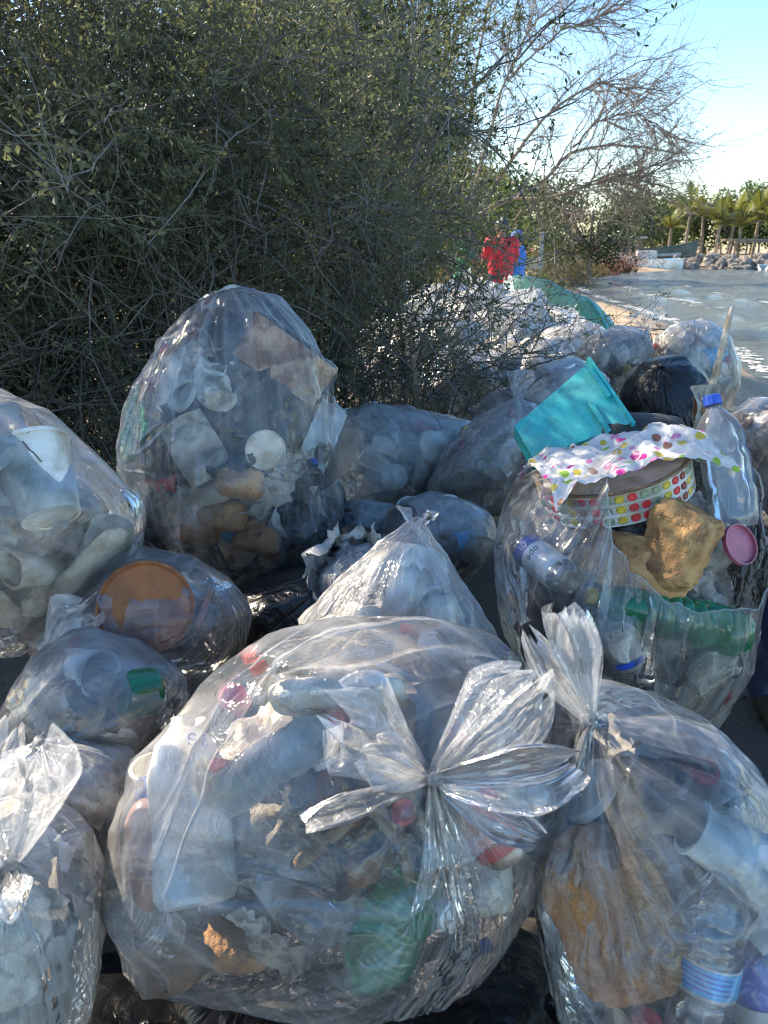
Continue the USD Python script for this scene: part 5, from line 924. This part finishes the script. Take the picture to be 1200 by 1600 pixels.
# over its mouth: dotted drum, tub, bottle, stick, shoe
mid = at(988, 748, 1.60); ax = UP * .90 - FWD * .34 - RIGHT * .27; ax /= np.linalg.norm(ax); rD, hD = .168, .070
M = T(mid - 0 * ax + FWD * .13) @ frame(ax); _e = np.linalg.inv(M)[:3, :3] @ (-FWD); M = M @ R([0, 0, 1], math.degrees(math.atan2(_e[1], _e[0])))
t = single('dotted_drum', 'round cake drum with rows of coloured button dots on its white side', 'drum', M, [('drum_wall', lathe([(0, -hD / 2), (rD, -hD / 2)] + [q for k in range(3) for q in ((rD, -hD / 2 + hD * (k + .12) / 3), (rD - .003, -hD / 2 + hD * (k + .3) / 3), (rD - .003, -hD / 2 + hD * (k + .7) / 3), (rD, -hD / 2 + hD * (k + .95) / 3))] + [(rD, hD / 2), (rD - .006, hD / 2), (rD - .008, hD / 2 - .006), (0, hD / 2 - .006)], 72), 'cup_white', 25), ('worn_rim', rough(lathe([(rD - .008, hD / 2), (rD + .002, hD / 2 + .001), (rD + .002, hD / 2 + .006), (rD - .008, hD / 2 + .005), (rD - .008, hD / 2)], 72), .003, 60, 3), 'card')])
cols = ['red', 'sage', 'mustard', 'red', 'maroon', 'yellow', 'sage', 'rose', 'red', 'sage', 'mustard', 'brown']
disc0 = cat(lathe([(0, 0), (.0090, 0), (.0100, -.001), (.0100, -.003), (0, -.003)], 14), lathe([(.006, .0001), (.0072, .0012), (.0084, .0001)], 14))
for row in range(3):
    for k in range(40):
        a = k / 40 * 2 * PI + .03; c_ = disc0.copy(); c_.apply_transform(frame([1, 0, 0], (0, 0, 1))); c_.apply_translation([rD - .0008, 0, -hD / 2 + hD * (row + .5) / 3]); c_.apply_transform(R([0, 0, 1], math.degrees(a))); obj('dot', c_, cols[(k + (row == 2 and k % 5 == 0)) % 12] + '_plastic', t, smooth=30)
# dotted wrapping paper lying over the drum
dn = {'tc': ('texture_coordinate', {}), 'v': ('voronoi_texture', {'scale': 30.0, 'randomness': .35}), 'lt': ('math', {'math_type': 'less_than', 'value2': .33}), 's': ('separate_color', {}),
      'r': ('rgb_ramp', {'ramp': [(0, (.6, .04, .3)), (.2, (.6, .04, .3)), (.21, (.33, .52, .07)), (.4, (.33, .52, .07)), (.41, (.6, .48, .08)), (.6, (.6, .48, .08)), (.61, (.3, .14, .09)), (.75, (.3, .14, .09)), (.76, (.65, .25, .45)), (1, (.65, .25, .45))], 'interpolate': False}),
      'm': ('mix', {'color1': (.66, .66, .66)}), 'p': ('principled_bsdf', {'roughness': .35}), 't': ('translucent_bsdf', {}), 'x': ('mix_closure', {'fac': .3})}
usdkit.material(stage, '/World/Looks/dotted_paper', dn, [('tc.object', 'v.vector'), ('v.distance', 'lt.value1'), ('lt.value', 'm.fac'), ('v.color', 's.color'), ('s.r', 'r.fac'), ('r.color', 'm.color2'), ('m.result' if False else 'm.color', 'p.base_color'), ('m.color', 't.color'), ('p.BSDF', 'x.closure1'), ('t.BSDF', 'x.closure2')], surface='x.closure')
n = 90; u, v = np.meshgrid(np.linspace(-1, 1, n), np.linspace(-1, 1, n)); q_ = np.stack([u * 3, v * 3, 0 * u], -1)
rg = lambda f, s: 1 - 2 * np.abs(meshkit.noise(q_ * f, s) - .5)
xx, yy = u * .175 + .03 * (meshkit.noise(q_ * .6, 7) - .5) - .032, v * .195 + .04 * (meshkit.noise(q_ * .6, 8) - .5) + .02   # x runs towards the viewer here
rr = np.hypot(xx, yy); Z = .020 * rg(.8, 3) + .014 * rg(1.7, 4) + .008 * rg(3.3, 5) + .004 * rg(7, 6) + .012 * (1 - u * u) - .7 * np.maximum(0, rr - rD * 1.05) + .03 * np.clip(xx / rD - .5, 0, 1) * rg(1.2, 9)
Pp = np.stack([xx, yy, hD / 2 + .004 + Z], -1)
single('dotted_sheet', 'crumpled white plastic sheet printed with coloured dots over the drum', 'wrapping sheet', M, [('sheet', trimesh.Trimesh(Pp.reshape(-1, 3), grid_faces(n, n, False), process=False), 'dotted_paper', 60)])
# teal tub: a tapering square tub on its side, base low on the left
def frust(a0, b0, a1, b1, L): 
    V = np.array([(sx * a, sy * b_, z) for z, a, b_ in ((0, a0, b0), (L, a1, b1)) for sx, sy in ((-1, -1), (1, -1), (1, 1), (-1, 1))]); return tm(m3.Manifold.hull_points(V))
base, mouth = at(818, 700, 1.88), at(965, 640, 1.90); zt = mouth - base; Lt = .22
out_ = m3.Manifold.hull_points(np.array([(sx * a, sy * b_, z) for z, a, b_ in ((0, .052, .026), (Lt, .098, .098)) for sx in (-1, 1) for sy in (-1, 1)]))
in_ = m3.Manifold.hull_points(np.array([(sx * a, sy * b_, z) for z, a, b_ in ((.006, .048, .022), (Lt + .01, .0965, .0965)) for sx in (-1, 1) for sy in (-1, 1)]))
tub = fine(tm(out_ - in_), .03); ribs = [rbox(.09, .016, .012, .003, (-.03, -.100, Lt - .012)), rbox(.09, .016, .012, .003, (.05, -.088, Lt - .055))]
zt = zt / np.linalg.norm(zt); yv = FWD * .86 - UP * .5; yv -= zt * (yv @ zt); yv /= np.linalg.norm(yv); M = np.eye(4); M[:3, :3] = np.stack([np.cross(yv, zt), yv, zt], 1); M[:3, 3] = base
single('teal_tub', 'turquoise plastic tub tipped on its side on top of the open bag', 'tub', M, [('tub_wall', tub, 'teal', 30), ('rib', ribs[0], 'teal'), ('rib', ribs[1], 'teal'), ('lip', fine(tm(m3.Manifold.cube([.212, .212, .008], True).translate([0, 0, Lt]) - m3.Manifold.cube([.191, .191, .1], True).translate([0, 0, Lt])), .05), 'teal')])
sp = limbs([[((0, -.11, 0), .035), ((0, -.03, .005), .042), ((0, .06, -.005), .038), ((0, .12, -.012), .026)]], .012, 6); sp.vertices *= [1.45, .8, .8]
single('shoe', 'worn black shoe wedged between the teal tub and the dotted sheet', 'shoe', T(at(1000, 668, 1.83)) @ R([0, 0, 1], -70) @ R([1, 0, 0], 5), [('upper', rough(sp, .004, 25, 3), 'black_rubber', True), ('sole', chunk(.1, .2, .016, 5, .002, 10), 'black_rubber')])
M = T(at(1131, 722, 1.68)) @ frame(UP * .93 + FWD * .1 - RIGHT * .13)
single('big_bottle', 'large dented clear bottle with a blue cap standing in the open bag', 'bottle', M, [('body', crush(lathe(bottle_profile(.29, .052, .014, 2), 34), .006, 3, .95), 'bottle_clear'), ('cap', cap_mesh(.128, .0185, .022), 'blue_plastic')])
single('wood_stick', 'long pale broken stick pointing up behind the blue-capped bottle', 'stick', np.eye(4), [('stick', rough(tube([at(1100, 650, 1.95), at(1118, 585, 1.94), at(1131, 535, 1.92), at(1140, 495, 1.91), at(1144, 480, 1.91)], [.009, .0092, .0085, .007, .003], 7), .003, 40, 2), 'pale_wood')])
single('wrapper_roll', 'white paper wrapper and brown scrap beside the blue bottle cap', 'wrapper', T(at(1100, 655, 1.88)) @ frame(UP, FWD), [('sheet', crumple(.07, .16, 61, .02), 'paper', 50), ('scrap', trimesh.Trimesh(crumple(.04, .06, 62, .02).vertices + [-.015, -.02, .02], crumple(.04, .06, 62, .02).faces), 'card', 50)])
k_ = KINDS['foam_slab']
# right edge and behind
o18 = [(1130, 650), (1175, 618), (1250, 630), (1290, 740), (1230, 830), (1150, 800)]
b, x = bag('tied_bag', 'right edge bag', 'clear bag of white scraps at the right edge behind the big bottle', o18, 2.4, .2, (1290, 650, 2.4), fill=14, seed=15, core=.7)
finish(b, x, 'clear_film', 24, levels=1, its=(150, 80), nu=72, nv=44, slack=1.25)
o13 = [(968, 640), (975, 600), (1005, 562), (1050, 552), (1090, 580), (1118, 640), (1110, 700), (1040, 730), (985, 700)]
b, x = bag('black_bag', 'black bag', 'black bag with pleated top beside the white stick on the right', o13, 2.95, .22, (1030, 558, 2.75), fill=0, seed=16, core=0)
finish(b, x, 'black_film', 25, levels=1, its=(150, 80), nu=80, nv=48, slack=1.3, pleat=30)
o14 = [(1015, 560), (1022, 525), (1050, 505), (1090, 498), (1130, 525), (1150, 580), (1148, 625), (1100, 655), (1040, 620)]
b, x = bag('tied_bag', 'pale green bag', 'pale bag with light green contents near the water behind the black bag', o14, 3.6, .22, (1080, 640, 3.7), fill=20, seed=17, core=.72, mix=dict(clear_bottle=3, green_bottle=3, foam_slab=3, crumpled_wrapper=5, blue_wrapper=1, plastic_disc=2, screw_top=2), core_m='paper')
finish(b, x, 'milky_film', 26, levels=1, its=(150, 80), nu=72, nv=44, slack=1.2)
o15 = [(888, 565), (915, 528), (960, 508), (1005, 520), (1020, 555), (1000, 595), (955, 612), (905, 605)]
b, x = bag('tied_bag', 'silvery bag', 'silvery bag with a knotted top left of the pale green bag', o15, 3.6, .2, (1012, 515, 3.5), fill=16, seed=18, core=.78, mix=dict(foam_slab=3, crumpled_wrapper=4, black_sheet=4, white_bottle=2, clear_bottle=2))
finish(b, x, 'milky_film', 27, levels=1, its=(150, 80), nu=72, nv=44, slack=1.25, tails=[(E(1015, 492, 3.45), .2, np.zeros(3), RIGHT)])
o16 = [(795, 620), (830, 575), (890, 555), (950, 590), (960, 640), (880, 690), (800, 680)]
b, x = bag('tied_bag', 'slack bag', 'slack clear bag lying behind the teal tub', o16, 3.1, .22, (800, 600, 3.1), fill=20, seed=19, core=.72)
finish(b, x, 'milky_film', 28, levels=1, its=(150, 80), nu=72, nv=44, slack=1.25)
o17 = [(730, 645), (765, 612), (820, 598), (862, 625), (855, 680), (790, 700), (740, 690)]
b, x = bag('tied_bag', 'low bag', 'low clear bag at the foot of the sprawling shrub', o17, 3.35, .2, (740, 640, 3.3), fill=14, seed=20, core=.72)
finish(b, x, 'milky_film', 29, levels=1, its=(150, 80), nu=72, nv=44, slack=1.25)
# black bags under the pile
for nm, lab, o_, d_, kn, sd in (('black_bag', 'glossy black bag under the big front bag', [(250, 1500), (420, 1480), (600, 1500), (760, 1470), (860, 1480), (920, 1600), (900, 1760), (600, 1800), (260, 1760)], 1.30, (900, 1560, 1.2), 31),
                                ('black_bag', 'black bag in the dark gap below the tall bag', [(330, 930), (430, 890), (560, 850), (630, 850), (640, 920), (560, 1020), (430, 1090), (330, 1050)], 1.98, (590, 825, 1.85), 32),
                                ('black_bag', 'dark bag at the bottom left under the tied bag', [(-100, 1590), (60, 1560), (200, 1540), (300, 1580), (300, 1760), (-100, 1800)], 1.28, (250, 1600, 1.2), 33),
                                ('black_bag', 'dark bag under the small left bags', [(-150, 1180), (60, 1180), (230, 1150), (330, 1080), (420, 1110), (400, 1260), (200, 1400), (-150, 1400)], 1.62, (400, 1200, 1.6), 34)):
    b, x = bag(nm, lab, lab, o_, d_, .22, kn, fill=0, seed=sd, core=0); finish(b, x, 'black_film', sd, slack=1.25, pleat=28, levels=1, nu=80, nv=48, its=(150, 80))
# the sunlit heap behind the shrub: three bags drawn once, then laid again and again
stage.CreateClassPrim('/World/heap_kinds')
def heap_kind(k, seed, mix):
    p = f'/World/heap_kinds/heap_bag_{k:03d}'; UsdGeom.Xform.Define(stage, p); par = stage.GetPrimAtPath(p); rs = np.random.default_rng(seed)
    pts = rs.normal(size=(60, 3)); pts /= np.linalg.norm(pts, axis=1, keepdims=True); pts *= [.36, .36, .32] * rs.uniform(.85, 1.1, (60, 1)); b = Body([0, 0, 0], [.3, -.3, 1], pts)
    ms = []
    for i in range(40):
        q = rs.normal(size=3); q /= np.linalg.norm(q); M = T(q * .27) @ frame(np.cross(q, rs.normal(size=3))); n_ = mix[i % len(mix)]; kk = KINDS[n_]
        g = stage.GetPrimAtPath(kk['path']).GetChildren()
        o = UsdGeom.Xform.Define(stage, fresh(p, n_)); o.AddTransformOp().Set(Gf.Matrix4d(*M.T.ravel().tolist())); o.GetPrim().GetReferences().AddInternalReference(kk['path'])
        b.add(kk['pts'] @ M[:3, :3].T + M[:3, 3], most=1.04)
    b.done(); P = wrap(b, seed, slack=1.25, levels=1, its=(120, 60)); P = np.concatenate([np.repeat(P[:1].mean(1, keepdims=True), P.shape[1], 1), P], 0)
    c = trimesh.creation.icosphere(3, .24); obj('packed_litter', rough(c, .03, 8, seed), 'paper', par)
    film_obj('film', P, 'sunlit_heap_film', par); K = P[-1].mean(0); film_obj('loose_end', tail_sheet([K, K * 1.15, K * 1.4], .2, seed), 'tail_film', par, wrap_u=False)
for k, mx in enumerate((['crumpled_wrapper', 'foam_slab', 'white_bottle', 'crumpled_paper', 'clear_bottle'], ['foam_chunk', 'crumpled_wrapper', 'foam_cup', 'crumpled_paper', 'labelled_bottle'], ['crumpled_paper', 'white_bottle', 'crumpled_wrapper', 'red_capped_bottle', 'foam_slab'])): heap_kind(k, 70 + k, mx)
rs = np.random.default_rng(12)
heap = [(655, 545, 5.3, 1), (740, 520, 5.6, 1.05), (700, 580, 4.9, 1.05), (800, 552, 5.2, 1.05), (865, 545, 5.7, .95), (640, 600, 4.7, .95), (885, 572, 4.9, .8), (785, 605, 4.6, .95), (915, 548, 5.3, .65), (812, 512, 6.6, 1.0), (690, 500, 6.4, 1.0), (755, 492, 7.0, .95), (850, 520, 7.0, .85), (845, 590, 4.5, .75), (620, 555, 5.9, 1), (720, 620, 4.5, .9), (670, 630, 4.6, .9)]
heap_words = ['on the left of its second row', 'in the middle of its second row', 'in the front row left of centre', 'in the middle of the heap', 'right of the middle of the heap', 'at its left front', 'at the front right end near the silvery bag', 'at the front right of centre', 'at its far right end beside the turquoise net', 'on top at the back right', 'on top at the back left', 'topmost and farthest back', 'at the back beside the turquoise net', 'low at the front right', 'at its far left behind the tall bag', 'low at the front centre', 'low at the front left']
n0 = len(heap)
low = [(*p_[:3], p_[3]) for p_ in heap]
for i, (px, py, d, s) in enumerate(heap + low):
    p = at(px, py, d)
    if i >= n0:
        g = gz1(p[0], p[1]);
        if p[2] - .3 * s < g + .25: continue
        p = np.array([p[0] + rs.normal(0, .08), p[1] + rs.normal(0, .08), (g + p[2] - .3 * s) / 2 if p[2] - .3 * s < g + .62 else g + .3])
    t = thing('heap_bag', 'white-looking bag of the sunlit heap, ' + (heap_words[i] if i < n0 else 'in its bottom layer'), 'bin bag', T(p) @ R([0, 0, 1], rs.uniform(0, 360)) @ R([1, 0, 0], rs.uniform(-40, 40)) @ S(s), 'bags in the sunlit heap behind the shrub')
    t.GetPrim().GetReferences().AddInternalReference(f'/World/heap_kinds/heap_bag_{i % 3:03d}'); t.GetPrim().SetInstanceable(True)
# teal net beyond the heap
n = 60; u, v = np.meshgrid(np.linspace(0, 1, n), np.linspace(0, 1, n)); A0, A1 = at_y(805, 470, 10.5), at_y(1010, 560, 6.2); 
base = np.array([1.55, 11.0, 0])[None, None] * (1 - u[..., None]) + np.array([2.35, 7.0, 0])[None, None] * u[..., None]; q_ = np.stack([u * 9, v * 4, 0 * u], -1)
side_ = np.array([.80, .35, 0]); hgt = (.86 - .24 * u) * np.sin(v * PI) ** .8 * (.75 + .5 * meshkit.noise(q_ * .5, 3)) + .05 * (meshkit.fbm(q_ * 1.5, 3, 5) - .5)
Pn = base + side_ * ((v - .5) * 1.1)[..., None]; Pn[..., 2] = np.maximum(hgt, 0) + ground_h(Pn[..., :2].reshape(-1, 2)).reshape(u.shape) + .01
t = thing('fishing_net', 'heaped turquoise fishing net on the sand beyond the bags', 'fishing net'); film_obj('netting', Pn, 'net_teal', t, wrap_u=False)
obj('rope', tube(Pn[n // 2, ::2] + [0, 0, .02], .015, 6), 'teal', t)
# stick in the shrub
single('wood_stake', 'upright wooden stake in front of the sprawling shrub', 'stake', np.eye(4), [('stake', rough(tube([[*at(655, 700, 3.2)[:2], 0], at(652, 640, 3.2), at(645, 560, 3.22)], [.016, .015, .012], 7), .003, 30, 2), 'wood')])
# leaf scraps on the dark ground at the right
rs = np.random.default_rng(3); pt = np.column_stack([rs.uniform(.2, 3.2, 2600), rs.uniform(.8, 5.5, 2600)]); z = ground_h(pt) + .006; d = rs.normal(size=(2600, 3)); d[:, 2] *= .15
tag(obj('leaf_litter', leaves_at(rs, np.column_stack([pt, z]), d, .022, .5, 0), 'leaf_dark', None, smooth=False), 'dark dead leaves and bits scattered on the wet sand at the right', 'dead leaves', kind='stuff')
